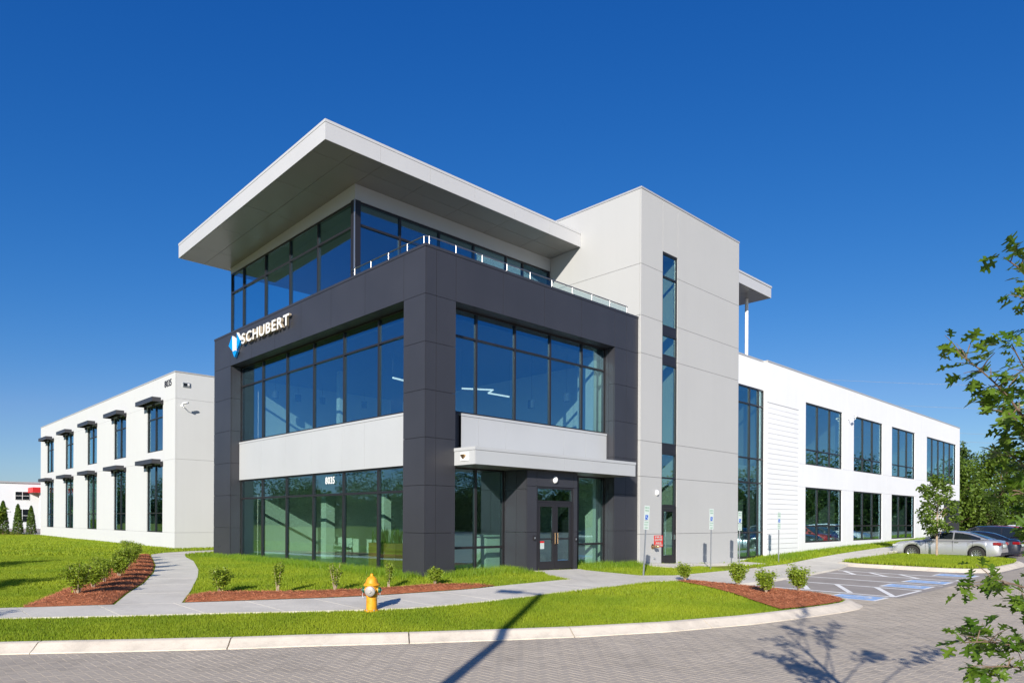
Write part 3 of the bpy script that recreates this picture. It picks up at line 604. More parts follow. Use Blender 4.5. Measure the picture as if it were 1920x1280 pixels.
d = holed('Y', TYf + .03, .06, SX[0] + .06, SX[1] - .06, -.11, 2.13, [(SX[0] + .2, SX[1] - .2, .22, 1.98)]).build('door', M['black'], B)
MB().box(SX[0] + .2, SX[1] - .2, TYf + .055, TYf + .065, .22, 1.98).build('pane', M['glass'], d); MB().box(SX[1] - .17, SX[1] - .10, TYf - .03, TYf + .03, .85, 1.05).build('handle', M['steel'], d)
MB().box(SX[0], SX[0] + .055, TYf + .02, TYf + .1, -.11, 2.195).box(SX[1] - .055, SX[1], TYf + .02, TYf + .1, -.11, 2.195).box(SX[0] + .056, SX[1] - .056, TYf + .022, TYf + .1, 2.135, 2.195).build('door_frame', M['black'], B)
# stair flights seen behind the tower glass
st = MB()
for k, z in enumerate((0, 3.9, 7.9)):
    for i in range(12): st.box(11.2 + i * .28, 11.48 + i * .28, 1.2, 2.2, z + i * .165 - .1, z + i * .165)
    st.box(10.4, 17.4, 2.3, 3.1, z + 3.6, z + 3.75)
st.build('staircase', M['iwall'], B)
# --- recessed link between tower and right wing
ln = MB().box(17.93, 21.07, .26, .34, 8.1, 9.48).box(17.93, 21.07, .26, .34, -.6, -.12).build('link_wall', M['wing'], B)
window('Y', .2, [18.0, 19.65, 20.55, 21.06], [-.15, 1.07, 3.47, 4.65, 7.25, 8.09], name='curtain_wall', fw=.07)
MB().box(17.93, 21.06, .20, .255, 8.095, 9.48).build('panel', M['wing'], ln)
# --- right wing
WX = [24.66, 31.35, 38.2, 45.9, 56.1]; WZ = [-.6, 3.46, 4.69, 9.48]
UW = [(25.52, 30.63), (32.4, 37.42), (39.23, 44.2), (46.99, 55.0)]
holes = [(a, b, 4.68, 8.03) for a, b in UW] + [(a, b, .46, 3.46) for a, b in UW[:3]]
rw = holed('Y', .075, .06, 21.07 + .075, 56.1, -.6, 9.47, [(a - .02, b + .02, c - .02, d + .02) for a, b, c, d in holes]).box(21.145, 21.2, .14, 9, -.6, 9.47).box(56.0, 56.1, .14, 20, -.6, 9.47).build('wing_wall', M['joint'], B)
panels('Y', 0, WX, WZ, M['wing'], rw, t=.07, gap=.008, holes=holes + [(51.5, 57, -1, 3.40)], name='wall_panel')
panels('Y', .0, [21.07, 24.66], [7.5, 9.48], M['wing'], rw, t=.07, gap=.010, name='wall_panel')
MB().box(21.07, 21.14, .071, .25, -.6, 9.48).build('wall_panel', M['wing'], rw)
for k in range(30): MB().box(21.07, 24.655, .004 if k % 2 else .0, .07, -.0 + k * .25 + .007 - .02, .25 + k * .25 - .007 - .02).build('siding_board', M['wing'], rw)
MB().box(21.07, 24.655, .003, .07, -.6, -.016).build('wall_panel', M['wing'], rw)
MB().box(51.5, 56.1, .01, .075, -.6, 3.40).build('wall_panel', M['dark'], rw)
MB().box(21.05, 56.13, -.02, .2, 9.48, 9.56).box(17.93, 21.045, .18, .4, 9.48, 9.56).build('coping', M['coping'], rw)
def thirds(a, b, n): return [a + (b - a) * i / n for i in range(n + 1)]
for k, (a, b) in enumerate(UW):
    n = 3 if k < 3 else 5
    window('Y', .05, thirds(a, b, n), [4.68, 5.5 if k < 3 else 5.25, 8.03], fw=.07)
    if k < 3: window('Y', .05, thirds(a, b, n), [.46, 1.36, 3.46], fw=.07)
# --- left wing
LX, LY = 1.0, 23.1
LU = [(25.0, 27.72), (31.67, 34.3), (38.25, 40.82), (44.7, 47.28), (51.15, 53.7)]
holes = [(a, b, 5.35, 7.99) for a, b in LU] + [(a, b, .83, 4.62) for a, b in LU]
lw = holed('X', LX + .075, .08, LY + .08, 56.1, -.4, 9.36, [(a - .02, b + .02, c - .02, d + .02) for a, b, c, d in holes]).box(LX + .075, 40, LY + .075, LY + .2, -.4, 9.36).build('wing_wall', M['joint'], B)
panels('X', LX, [LY, 56.1], [-.4, .85, 4.77, 7.99, 9.37], M['lwing'], lw, t=.07, gap=.008, holes=holes, name='wall_panel')
panels('Y', LY, [LX + .072, 14], [-.4, .85, 4.77, 7.99, 9.37], M['lwing'], lw, t=.07, gap=.010, name='wall_panel')
MB().box(LX - .02, LX + .15, LY - .02, 56.12, 9.37, 9.44).box(LX + .152, 40, LY - .02, LY + .15, 9.37, 9.44).build('coping', M['coping'], lw)
for a, b in LU:
    window('X', LX + .05, [a, (a + b) / 2, b], [5.35, 7.22, 7.99], fw=.06); window('X', LX + .05, [a, (a + b) / 2, b], [.83, 1.9, 4.62], fw=.06)
    for z in (7.98, 4.60):
        aw = MB().box(.40, .44, a - .1, b + .1, z, z + .24).box(.44, .86, a - .1, a - .06, z, z + .24).box(.44, .86, b + .06, b + .1, z, z + .24).box(.82, .86, a - .06, b + .06, z + .02, z + .22).box(.44, .82, a - .06, b + .06, z + .19, z + .225).build('window_awning', M['dark'], B)
        for yy in (a - .08, (a + b) / 2, b + .05): MB().box(.86, LX, yy, yy + .04, z - .12, z + .1).build('bracket', M['black'], aw)
# --- roofs behind the parapets, floors, ceilings, inner walls
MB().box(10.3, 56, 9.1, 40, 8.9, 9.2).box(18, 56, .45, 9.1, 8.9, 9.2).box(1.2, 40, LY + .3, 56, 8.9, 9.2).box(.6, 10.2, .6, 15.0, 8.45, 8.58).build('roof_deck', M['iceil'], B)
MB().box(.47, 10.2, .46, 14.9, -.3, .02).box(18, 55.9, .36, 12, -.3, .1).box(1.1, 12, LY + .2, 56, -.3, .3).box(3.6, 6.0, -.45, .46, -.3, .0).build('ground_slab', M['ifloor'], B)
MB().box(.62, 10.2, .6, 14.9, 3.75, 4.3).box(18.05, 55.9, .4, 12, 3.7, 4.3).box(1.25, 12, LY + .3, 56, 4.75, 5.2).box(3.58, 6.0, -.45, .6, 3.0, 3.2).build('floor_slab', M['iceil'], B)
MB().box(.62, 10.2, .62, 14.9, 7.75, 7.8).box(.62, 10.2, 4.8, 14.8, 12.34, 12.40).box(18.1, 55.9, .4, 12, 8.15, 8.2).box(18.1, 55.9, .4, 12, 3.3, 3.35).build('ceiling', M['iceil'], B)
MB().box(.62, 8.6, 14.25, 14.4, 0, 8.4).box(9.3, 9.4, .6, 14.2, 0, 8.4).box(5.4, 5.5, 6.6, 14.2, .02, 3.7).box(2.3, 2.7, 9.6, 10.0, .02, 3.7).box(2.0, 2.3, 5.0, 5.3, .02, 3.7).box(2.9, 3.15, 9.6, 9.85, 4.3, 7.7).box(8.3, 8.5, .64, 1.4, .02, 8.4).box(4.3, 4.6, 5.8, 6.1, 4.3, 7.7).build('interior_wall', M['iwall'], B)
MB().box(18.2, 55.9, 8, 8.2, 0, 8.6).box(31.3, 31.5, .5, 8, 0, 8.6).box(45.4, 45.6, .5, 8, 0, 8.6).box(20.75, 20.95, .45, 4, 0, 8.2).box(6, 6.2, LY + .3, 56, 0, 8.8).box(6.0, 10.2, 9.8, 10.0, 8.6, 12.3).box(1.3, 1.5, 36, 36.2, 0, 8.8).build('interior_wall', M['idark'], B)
MB().box(17.8, 17.92, .0, 9, -.4, 9.4).build('interior_wall', M['iwall'], B)
# --- roof-terrace canopy behind the tower
tc_ = MB().box(17.6, 22.19, .38, 6, 12.96, 13.46).build('terrace_canopy', M['roofw'], B); MB().box(17.6, 22.22, .35, 6.03, 13.462, 13.55).build('coping', M['roofw'], tc_)
for a, b in ((17.7, 20.4), (20.4, 22.15)): MB().box(a + .005, b - .005, .42, 2.9, 12.94, 12.957).build('soffit_panel', M['soffit'], tc_); 
for y in (1.31, 4.5): MB().tube([(21.42, y, 9.1), (21.42, y, 12.94)], .085, 14).build('column', M['lampw'], tc_, smooth=True)

# ------------------------------------------------------------------ glass balustrade on the corner block
rail = tag(empty('glass_balustrade', (.12, .12, 9.48)), 'low glass balustrade with steel posts and handrail on the charcoal parapet', 'balustrade')
bpy.context.view_layer.update()
def under(o, p): o.parent = p; o.matrix_parent_inverse = p.matrix_world.inverted(); return o
o_ = .09
under(MB().tube([(o_ + .4, 4.15, 9.72), (o_, 4.1, 9.75)] + [(o_, .35, 9.75), (o_ + .03, .14, 9.75), (o_ + .1, o_ + .03, 9.75), (.35, o_, 9.75), (9.65, o_, 9.75)], .021, 10).build('handrail', M['steel'], smooth=True), rail)
ly = [.2, 1.0, 1.98, 2.95, 3.9]; lx = [.2, 1.19, 2.24, 3.29, 4.35, 5.4, 6.46, 7.52, 8.57, 9.62]
for y in ly: under(MB().tube([(o_, y, 9.48), (o_, y, 9.74)], .022, 10).build('post', M['steel'], smooth=True), rail)
for x in lx: under(MB().tube([(x, o_, 9.48), (x, o_, 9.74)], .022, 10).build('post', M['steel'], smooth=True), rail)
for a, b in zip(ly, ly[1:]): under(MB().box(o_ - .006, o_ + .006, a + .05, b - .05, 9.485, 9.71).build('glass_panel', M['clear']), rail)
for a, b in zip(lx, lx[1:]): under(MB().box(a + .05, b - .05, o_ - .006, o_ + .006, 9.485, 9.71).build('glass_panel', M['clear']), rail)

# ------------------------------------------------------------------ lettering
def glyph(ch, size, depth, bold=.0):
    c = bpy.data.curves.new('g', 'FONT'); c.body = ch; c.size = size; c.extrude = depth / 2; c.offset = bold; c.resolution_u = 4
    o = bpy.data.objects.new('g', c); col.objects.link(o); bpy.context.view_layer.update()
    me = bpy.data.meshes.new_from_object(o.evaluated_get(bpy.context.evaluated_depsgraph_get())); bpy.data.objects.remove(o); bpy.data.curves.remove(c)
    return me
def letters(text, parent, height, depth, place, mats, name='letter', width=None, bold=0, gap=.12, xs=1.0):
    """place(u, v, d): u along the line, v up, d out of the wall -> world"""
    u = 0; items = []
    for ch in text:
        if ch == ' ': u += height * .4; continue
        if ch == 'T' and items: u -= height * .13
        me = glyph(ch, height / .7, depth, bold); co = np.array([v.co[:] for v in me.vertices]); co[:, 0] = (co[:, 0] - co[:, 0].min()) * xs
        items.append((me, co, u)); u += co[:, 0].max() + height * gap
    k = 1 if not width else width / (u - height * gap)
    for me, co, u0 in items:
        for v, c in zip(me.vertices, co): v.co = place((u0 + c[0]) * k, c[1], c[2] + depth / 2)
        me.update(); me.materials.clear()
        for m_ in (mats if isinstance(mats, list) else [mats]): me.materials.append(m_)
        link(name, me, None, parent)
sg = tag(empty('company_sign', (0, 0, 0)), 'white raised company lettering with blue and white emblem on the charcoal fascia', 'sign')
letters('SCHUBERT', sg, .40, .10, lambda u, v, d: (-.06 - d, 12.06 - u, 8.70 + v), [M['letter'], M['letter_side']], width=4.1, bold=.010, gap=.22)
for o in sg.children:
    for p in o.data.polygons: p.material_index = 0 if abs(p.normal.x) > .6 else 1
def emb(poly, m_, name='emblem_piece', d0=.06, d1=.15):
    m = MB(); k = len(poly); m.v = [(-d0, y, z) for y, z in poly] + [(-d1, y, z) for y, z in poly]
    m.f = [tuple(range(k)), tuple(range(2 * k - 1, k - 1, -1))] + [(i, k + i, k + (i + 1) % k, (i + 1) % k) for i in range(k)]
    return m.build(name, m_, sg)
YC, ZC = 12.80, 8.86
emb([(YC + .56, ZC - .02), (YC + .22, ZC + .34), (YC + .20, ZC - .28)], M['emb']); emb([(YC + .21, ZC + .345), (YC - .06, ZC + .20), (YC - .05, ZC - .30), (YC + .18, ZC - .31)], M['letter'], d1=.14)
emb([(YC + .17, ZC - .33), (YC - .22, ZC - .34), (YC - .26, ZC - .36), (YC - .02, ZC - .58)], M['emb']); emb([(YC - .26, ZC + .36), (YC - .60, ZC + .02), (YC - .44, ZC - .16), (YC - .25, ZC - .32)], M['emb'])
emb([(YC - .27, ZC + .40), (YC - .65, ZC + .03), (YC - .61, ZC + .015), (YC - .27, ZC + .365)], M['letter'])  # white strip: lit top side of the right blue piece, put into colour
n1 = tag(empty('street_number', (GX, 6.2, 2.9)), 'white numerals 8035 on the glass above the lobby window', 'street number'); bpy.context.view_layer.update()
def sub(parent, fn):
    before = set(bpy.data.objects); fn()
    for o in set(bpy.data.objects) - before:
        if o.parent == parent: o.matrix_parent_inverse = parent.matrix_world.inverted()
sub(n1, lambda: letters('8035', n1, .24, .006, lambda u, v, d: (GX + .047 - d, 6.46 - u, 2.86 + v), M['letter'], name='numeral', width=.63, bold=.006))
n2 = tag(empty('street_number', (1.0, 24.2, 8.8)), 'dark numerals 8035 high on the pale left wing wall', 'street number'); bpy.context.view_layer.update()
sub(n2, lambda: letters('8035', n2, .36, .02, lambda u, v, d: (.998 - d, 24.73 - u, 8.74 + v), M['number'], name='numeral', width=1.08, bold=.006))

# ------------------------------------------------------------------ things fixed to the walls
def wall_lamp(loc, n, label):
    t = tag(empty('wall_lamp', loc), label, 'wall lamp', 'round white wall lamps'); n = Vector(n)
    q = Vector((0, 0, 1)).rotation_difference(n).to_matrix().to_4x4()
    S = Matrix.Diagonal((1, 1, 1, 1)); m = MB(); m.lathe([(.082, 0), (.082, .02), (.078, .05), (.06, .08), (.034, .10), (.004, .105)], 18, q); m.build('dome', M['lampw'], t, smooth=True).scale = (1, 1, 1.35)
    MB().lathe([(.09, -.0), (.09, .012)], 18, q).build('back_plate', M['lampw'], t).scale = (1, 1, 1.3)
    return t
wall_lamp((4.86, -.585, 2.93), (0, -1, 0), 'round white wall lamp above the double entrance door')
wall_lamp((11.36, -.115, 2.72), (0, -1, 0), 'round white wall lamp on the pale stair tower')
def flood(name, loc, label, rz):
    t = tag(empty(name, loc, rz), label, 'flood light')
    MB().box(-.2, .2, -.04, 0, -.12, .12).build('housing', M['galv'], t, bevel=.01); MB().box(-.15, .02, -.055, -.041, -.07, .07).build('lens', M['cglass'], t); MB().quad((.05, -.042, -.07), (.14, -.042, -.07), (.14, -.09, 0), (.05, -.09, 0)).quad((.05, -.042, .07), (.05, -.09, 0), (.14, -.09, 0), (.14, -.042, .07)).build('sensor', M['lampw'], t)
flood('wall_light', (1.56, 23.095, 8.75), 'rectangular grey wall light near the left wing corner', 0)
t = tag(empty('wall_light', (1.085, -.45, 3.47)), 'small brass coloured light on the end of the entrance canopy', 'wall light')
MB().box(-.02, 0, -.2, .15, -.14, .1).build('back_plate', M['lampw'], t); MB().box(-.09, -.021, -.1, .06, -.02, .04).box(-.06, -.021, -.04, .04, -.07, -.025).build('lamp_head', M['brass'], t)
def camera(loc, rz, label, arm):
    t = tag(empty('security_camera', loc, rz), label, 'security camera', 'security cameras')
    MB().lathe([(.07, 0), (.07, .02), (.04, .05), (.03, .06)], 14, Matrix.Rotation(R(90), 4, 'X')).build('mount', M['lampw'], t, smooth=True)
    MB().tube([(0, -.03, 0), (0, -arm * .5, -.12), (0, -arm, -.06), (0, -arm - .02, .05)], .018, 8).build('arm', M['lampw'], t, smooth=True)
    MB().lathe([(.05, -.16), (.055, -.14), (.055, .12), (.04, .14)], 14, Matrix.Translation((0, -arm - .02, .08)) @ Matrix.Rotation(R(75), 4, 'Y')).build('camera_body', M['lampw'], t, smooth=True)
    MB().lathe([(.042, -.0), (.042, .01)], 12, Matrix.Translation((.155, -arm - .02, .12)) @ Matrix.Rotation(R(75), 4, 'Y')).build('lens', M['cglass'], t)
camera((1.35, 23.09, 7.62), R(0), 'white security camera on a curved arm at the left wing corner', .45)
camera((31.5, -.01, 7.75), R(0), 'small white security camera between windows of the right wing', .4)
fs = tag(empty('fire_sign', (11.5, -.115, .8)), 'red fire connection notice on the stair tower wall', 'sign'); bpy.context.view_layer.update()
under(MB().box(11.2, 11.8, -.122, -.112, .57, 1.03).build('plate', M['red']), fs)
sub(fs, lambda: [letters(s, fs, h, .002, (lambda zz, uu: (lambda u, v, d: (uu + u, -.1225 - d, zz + v)))(z, x0), M['signw'], name='letter', width=w, bold=.003) for s, h, z, x0, w in (('FIRE', .075, .925, 11.26, .48), ('DEPARTMENT', .085, .81, 11.24, .52), ('SPRINKLER', .06, .70, 11.30, .40), ('CONNECTION', .075, .60, 11.24, .52))])
fd = tag(empty('fire_department_connection', (11.1, -.115, .60)), 'brass twin hose connection beside the red notice', 'hose connection')
MB().lathe([(.10, 0), (.10, .015), (.06, .03), (.05, .14)], 16, Matrix.Rotation(R(90), 4, 'X')).build('flange', M['brass'], fd, smooth=True)
for s in (-1, 1): MB().lathe([(.035, 0), (.042, .06), (.055, .07), (.055, .13), (.03, .15)], 14, Matrix.Translation((0, -.12, .0)) @ Matrix.Rotation(R(90), 4, 'X') @ Matrix.Rotation(R(38 * s), 4, 'Y')).build('outlet', M['brass'], fd, smooth=True)
dv = tag(empty('drain_outlet', (11.2, -.115, .12)), 'small round drain outlet low on the stair tower wall', 'outlet')
MB().lathe([(.045, 0), (.045, .012), (.02, .02), (.02, .06)], 12, Matrix.Rotation(R(90), 4, 'X')).build('pipe', M['galv'], dv)
for x, y, z, n_, lb in ((3.90, -.585, 1.05, 'y', 'black door intercom left of the entrance doors'), (5.9, -.585, .98, 'y', 'small black door control right of the entrance doors')):
    t = tag(empty('door_intercom', (x, y, z)), lb, 'intercom'); MB().box(-.055 if lb[0] == 'b' else -.03, .055 if lb[0] == 'b' else .03, -.03, 0, -.08, .08).build('box', M['black'], t, bevel=.006); MB().box(-.02, .02, -.04, -.031, -.03, .03).build('button', M['galv'], t)
nt_ = tag(empty('door_notice', (4.30, -.545, .82)), 'small notice taped to the left entrance door glass', 'notice'); MB().box(-.1, .1, -.004, 0, -.13, .06).build('sheet', M['signw'], nt_); MB().box(-.1, .1, -.004, 0, .062, .12).build('heading', M['redp'], nt_)
tp = tag(empty('water_tap', (-.0, 14.6, .42)), 'small steel water tap low on the charcoal column', 'tap'); MB().lathe([(.03, 0), (.03, .01), (.012, .02), (.012, .08)], 10, Matrix.Rotation(R(-90), 4, 'Y')).build('spout', M['steel'], tp); MB().box(-.06, -.05, -.03, .03, -.008, .008).build('handle', M['steel'], tp)

# ------------------------------------------------------------------ interior furniture
def chair(loc, rz, label):
    t = tag(empty('chair', loc, rz), label, 'chair', 'lobby chairs'); 
    MB().box(-.24, .24, -.23, .25, .42, .47).build('seat', M['seatm'], t, bevel=.02); MB().box(-.24, .24, .22, .26, .50, .86).build('backrest', M['chairm'], t, bevel=.015)
    for a, b in ((-.23, -.22), (.23, -.22), (-.23, .24), (.23, .24)): MB().tube([(a, b, 0), (a, b, .45)], .012, 6).build('leg', M['steel'], t)
    for a in (-.25, .25): MB().tube([(a, -.2, .44), (a, -.2, .64), (a, .24, .64)], .012, 6).build('armrest', M['steel'], t)
for i, (x, y, lb) in enumerate(((2.2, 8.0, 'nearest to the planter'), (2.6, 8.9, 'in the middle of the lobby row'), (3.0, 9.8, 'farthest from the planter'))): chair((x, y, .02), R(-52), 'white backed lobby chair behind the glass, ' + lb)
pb = tag(empty('planter_box', (1.1, 3.3, .02)), 'tall wooden planter box standing behind the lobby glass', 'planter'); MB().box(-.35, .35, -.75, .75, 0, .82).build('trough', M['wood'], pb, bevel=.01)
sn = tag(empty('snake_plant', (1.1, 3.3, .82)), 'row of upright snake plants in the wooden planter', 'plant')
V = []; r = np.random.default_rng(5)
for _ in range(90):
    x, y = r.uniform(-.3, .3), r.uniform(-.7, .7); h = r.uniform(.3, .6); a = r.uniform(0, 6.28); dx, dy = math.cos(a) * .03, math.sin(a) * .03; lx_, ly_ = r.normal(0, .07, 2)
    V += [(x - dx, y - dy, 0), (x + dx, y + dy, 0), (x + dx * 1.2 + lx_ * .5, y + dy * 1.2 + ly_ * .5, h * .6), (x + lx_, y + ly_, h)]
F = []
for i in range(0, len(V), 4): F += [(i, i + 1, i + 2), (i, i + 2, i + 3)]
link('leaves', mesh_np('leaves', V, F), M['snake'], sn)
rd = tag(empty('reception_desk', (3.6, 2.0, .02)), 'pale reception desk seen through the lobby glass', 'desk'); MB().box(-.4, .4, -1.1, 1.1, 0, 1.05).build('front', M['chairm'], rd); MB().box(-.5, .5, -1.2, 1.2, 1.051, 1.1).build('top', M['signw'], rd)
def pendant(x, y, z, zt, label, dark=True):
    t = tag(empty('pendant_lamp', (x, y, z)), label, 'lamp', 'pendant lamps upstairs')
    MB().tube([(0, 0, .3), (0, 0, zt - z)], .006, 6).build('cord', M['black'], t); MB().lathe([(.13, 0), (.13, .29), (.02, .3)], 16).build('shade', M['idark'], t, smooth=True)
for i, (x, y) in enumerate(((1.75, 13.0), (2.86, 13.1), (3.95, 12.9), (5.9, 12.5))): pendant(x, y, 6.85, 7.75, 'dark cylinder pendant lamp in the upper left windows, %s from the sign end' % ['first', 'second', 'third', 'fourth'][i])
for i, (x, y) in enumerate(((6.5, 2.1), (7.4, 1.15))): pendant(x, y, 5.75 + .25 * i, 7.75, 'dark pendant lamp above the entrance, %s' % ['left one of two', 'right one of two'][i])
def led(pts, label):
    t = tag(empty('linear_light', pts[0]), label, 'light', 'zigzag linear lights upstairs'); p0 = Vector(pts[0]); q = [Vector(p) - p0 for p in pts]
    MB().tube(q, .03, 6).build('tube', M['led'], t); MB().tube([q[0] + Vector((0, 0, .03)), (q[0].x, q[0].y, 7.75 - p0.z)], .005, 5).build('cord', M['black'], t); MB().tube([q[-1] + Vector((0, 0, .03)), (q[-1].x, q[-1].y, 7.75 - p0.z)], .005, 5).build('cord', M['black'], t)
led([(2.0, 3.2, 6.6), (3.3, 3.2, 6.6)], 'straight lit linear light behind the upper corner glass'); led([(4.4, 3.6, 6.4), (5.4, 3.0, 6.4), (5.7, 3.6, 6.4), (6.8, 3.6, 6.4)], 'zigzag lit linear light behind the upper right glass'); led([(1.8, 4.2, 6.5), (3.4, 4.6, 6.5)], 'slanting lit linear light behind the upper left glass')

# ------------------------------------------------------------------ fire hydrant
h = tag(empty('fire_hydrant', (-3.965, -3.44, float(gz(-3.965, -3.44)) - .03), R(45.76 - 90)), 'yellow fire hydrant with green side caps on the grass strip', 'hydrant')
MB().lathe([(.155, 0), (.155, .035), (.115, .045), (.112, .30), (.122, .305), (.122, .325), (.115, .33), (.12, .36), (.125, .52), (.12, .545)], 24).build('barrel', M['hyd'], h, smooth=True)
MB().lathe([(.168, .545), (.172, .565), (.158, .585), (.135, .60), (.118, .66), (.09, .71), (.052, .735), (.034, .745), (.030, .785), (.008, .80)], 24).build('bonnet', M['hyd'], h, smooth=True)
for a in range(6):
    q = Vector((math.cos(a * math.pi / 3), math.sin(a * math.pi / 3), 0)) * .15; MB().lathe([(.014, .03), (.014, .055)], 6, Matrix.Translation(q)).build('bolt', M['hydc'], h)
rx = Matrix.Translation((0, -.10, .44)) @ Matrix.Rotation(R(90), 4, 'X')
MB().lathe([(.10, 0), (.10, .03), (.115, .035), (.115, .05)], 22, rx).build('pumper_nozzle', M['hyd'], h, smooth=True); MB().lathe([(.105, .051), (.105, .10), (.09, .112), (.03, .114), (.03, .14)], 22, rx).build('pumper_cap', M['hydc'], h, smooth=True)
for s in (-1, 1):
    q = Matrix.Translation((.10 * s, 0, .45)) @ Matrix.Rotation(R(90 * s), 4, 'Y'); MB().lathe([(.06, 0), (.06, .04)], 16, q).build('side_nozzle', M['hyd'], h, smooth=True); MB().lathe([(.062, .041), (.066, .075), (.05, .09), (.022, .092), (.022, .115)], 16, q).build('side_cap', M['hydg'], h, smooth=True)
    MB().tube([(.18 * s, -.03, .40), (.185 * s, -.05, .35), (.16 * s, -.08, .29), (.11 * s, -.10, .30)], .006, 6).build('chain', M['galv'], h)

# ------------------------------------------------------------------ reserved-parking signs
def park_sign(x, y, label, lean=0, van=False):
    t = tag(empty('parking_sign', (x, y, float(gz(x, y)) - .03), R(-12)), label, 'sign', 'reserved parking signs by the tower'); t.rotation_euler = (0, lean, R(-12))
    MB().box(-.022, .022, -.012, .012, -.3, 2.35).build('post', M['galv'], t)
    MB().box(-.115, .115, -.018, -.0135, 1.86, 2.34).build('plate', M['signw'], t); MB().box(-.06, .06, -.0205, -.019, 1.88, 2.03).build('blue_field', M['bluesign'], t)
    MB().tube([(-.015, -.0215, 2.0), (-.015, -.0215, 1.95), (.02, -.0215, 1.95), (.035, -.0215, 1.90)], .008, 5).build('wheelchair_symbol', M['signw'], t)
    MB().box(-.115, .115, -.018, -.0135, 1.55, 1.84).build('plate', M['signw'], t)
    for s, hh, z, w in (('RESERVED', .05, 2.24, .19), ('PARKING', .05, 2.15, .17), ('MAXIMUM', .04, 1.77, .17), ('PENALTY', .04, 1.69, .17), ('$250', .05, 1.59, .12)):
        letters(s, t, hh, .001, lambda u, v, d, z=z, w=w: (u - w / 2, -.0195 - d, z + v), M['green'], name='letter', width=w)
park_sign(7.0, -2.57, 'leaning parking sign nearest the entrance doors', R(3.5)); park_sign(12.15, -2.05, 'parking sign in front of the blank tower wall', R(.6)); park_sign(14.79, -1.84, 'parking sign at the right edge of the tower', R(.5)); park_sign(19.21, -1.46, 'parking sign in front of the white siding', R(.2))

# ------------------------------------------------------------------ street lamp behind the viewer, whose shadow crosses the walk
px_, py_ = -14.55, -14.4; zr = float(zroad(px_, py_))
lp = tag(empty('street_lamp', (px_, py_, zr)), 'tall street lamp whose long shadow falls across curb and walk', 'street lamp')
MB().tube([(0, 0, 0), (0, 0, .6), (0, 0, 8.0)], [.15, .12, .09], 14).build('pole', M['pole'], lp, smooth=True)
al = Vector((-.25, .52)).normalized(); MB().tube([(0, 0, 7.95), (al.x * .5, al.y * .5, 8.0)], .04, 8).build('arm', M['pole'], lp); hd = MB().box(-.16, .16, -.32, .32, -.06, .06).build('lamp_head', M['pole'], lp, bevel=.02)
hd.location = (al.x * .8, al.y * .8, 8.0); hd.rotation_euler = (0, 0, math.atan2(al.y, al.x) - math.pi / 2)
# power cables far behind the right wing
for i, (z0, z1) in enumerate(((12.5, 10.4), (13.4, 11.5), (16.2, 14.6), (18.8, 17.4))):
    a = Vector((72, 20, z0)); b = Vector((100, -25, z1)); pts = [a.lerp(b, k / 12) - Vector((0, 0, 1.2 * math.sin(math.pi * k / 12))) for k in range(13)]
    tag(MB().tube(pts, .012, 5).build('power_cable', M['wire']), 'thin power cable crossing behind the right wing, %s of four' % ['lowest', 'second lowest', 'second highest', 'highest'][i], 'cable', 'power cables')

# ------------------------------------------------------------------ foliage
def leaf_quads(P, size, seed, up=.3, out=None, fold=.25, asp=.55):
    """numpy leaves: two triangles meeting on a fold, at points P"""
    r = np.random.default_rng(seed); n = len(P); d = r.normal(size=(n, 3)); d[:, 2] = d[:, 2] * .6 - .1
    if out is not None: d += out * .8
    d /= np.linalg.norm(d, axis=1, keepdims=True) + 1e-9
    nrm = r.normal(size=(n, 3)) + np.array([0, 0, up * 3]); s = np.cross(d, nrm); s /= np.linalg.norm(s, axis=1, keepdims=True) + 1e-9; nn = np.cross(s, d)
    L = (size * r.uniform(.65, 1.3, n))[:, None]
    a = P - d * L * .5; b = P + d * L * .5; c1 = P + s * L * asp * .5 + nn * L * fold * .3; c2 = P - s * L * asp * .5 + nn * L * fold * .3
    V = np.stack([a, c1, b, c2], 1).reshape(-1, 3); i = np.arange(n)[:, None] * 4
    F = np.concatenate([i + np.array([[0, 1, 2]]), i + np.array([[0, 2, 3]])], 0)
    return V, F
def shrub_meshes(seed, h=.62, w=.25, n=420, size=.055):
    r = np.random.default_rng(seed); st = MB(); pts = []; k = 9
    for i in range(k):
        a = r.uniform(0, 6.28); rad = r.uniform(.25, 1) * w; top = Vector((math.cos(a) * rad, math.sin(a) * rad, h * r.uniform(.65, 1.0))); mid = Vector((math.cos(a) * rad * .45, math.sin(a) * rad * .45, top.z * .45))
        st.tube([(r.normal(0, .015), r.normal(0, .015), -.05), mid, top], [.010, .007, .003], 5)
        for j in range(n // k):
            t = .28 + .75 * r.random() ** .8; p = mid.lerp(top, (t - .45) / .55) if t > .45 else Vector((0, 0, 0)).lerp(mid, t / .45)
            pts.append(np.array(p) + r.normal(0, [.055 * w / .25, .055 * w / .25, .03]))
    V, F = leaf_quads(np.array(pts), size, seed + 9, .5, None, .4, .5)
    m = mesh_np('foliage', V, F); m.materials.append(M['leafA']); s = st.mesh('stems'); s.materials.append(M['stem'])
    return m, s
shr = [shrub_meshes(1, .64, .25, 1500, .07), shrub_meshes(2, .78, .16, 950, .065), shrub_meshes(3, .68, .2, 480, .06), shrub_meshes(4, .62, .27, 1700, .07), shrub_meshes(5, .95, .42, 2800, .08)]
def shrub(x, y, z, v, s, label, rz, group):
    t = tag(empty('shrub', (x, y, z), rz), label, 'shrub', group); t.scale = (s, s, s)
    link('foliage', shr[v][0], None, t); link('stems', shr[v][1], None, t)
gr1 = 'shrubs in the pine straw before the lobby'
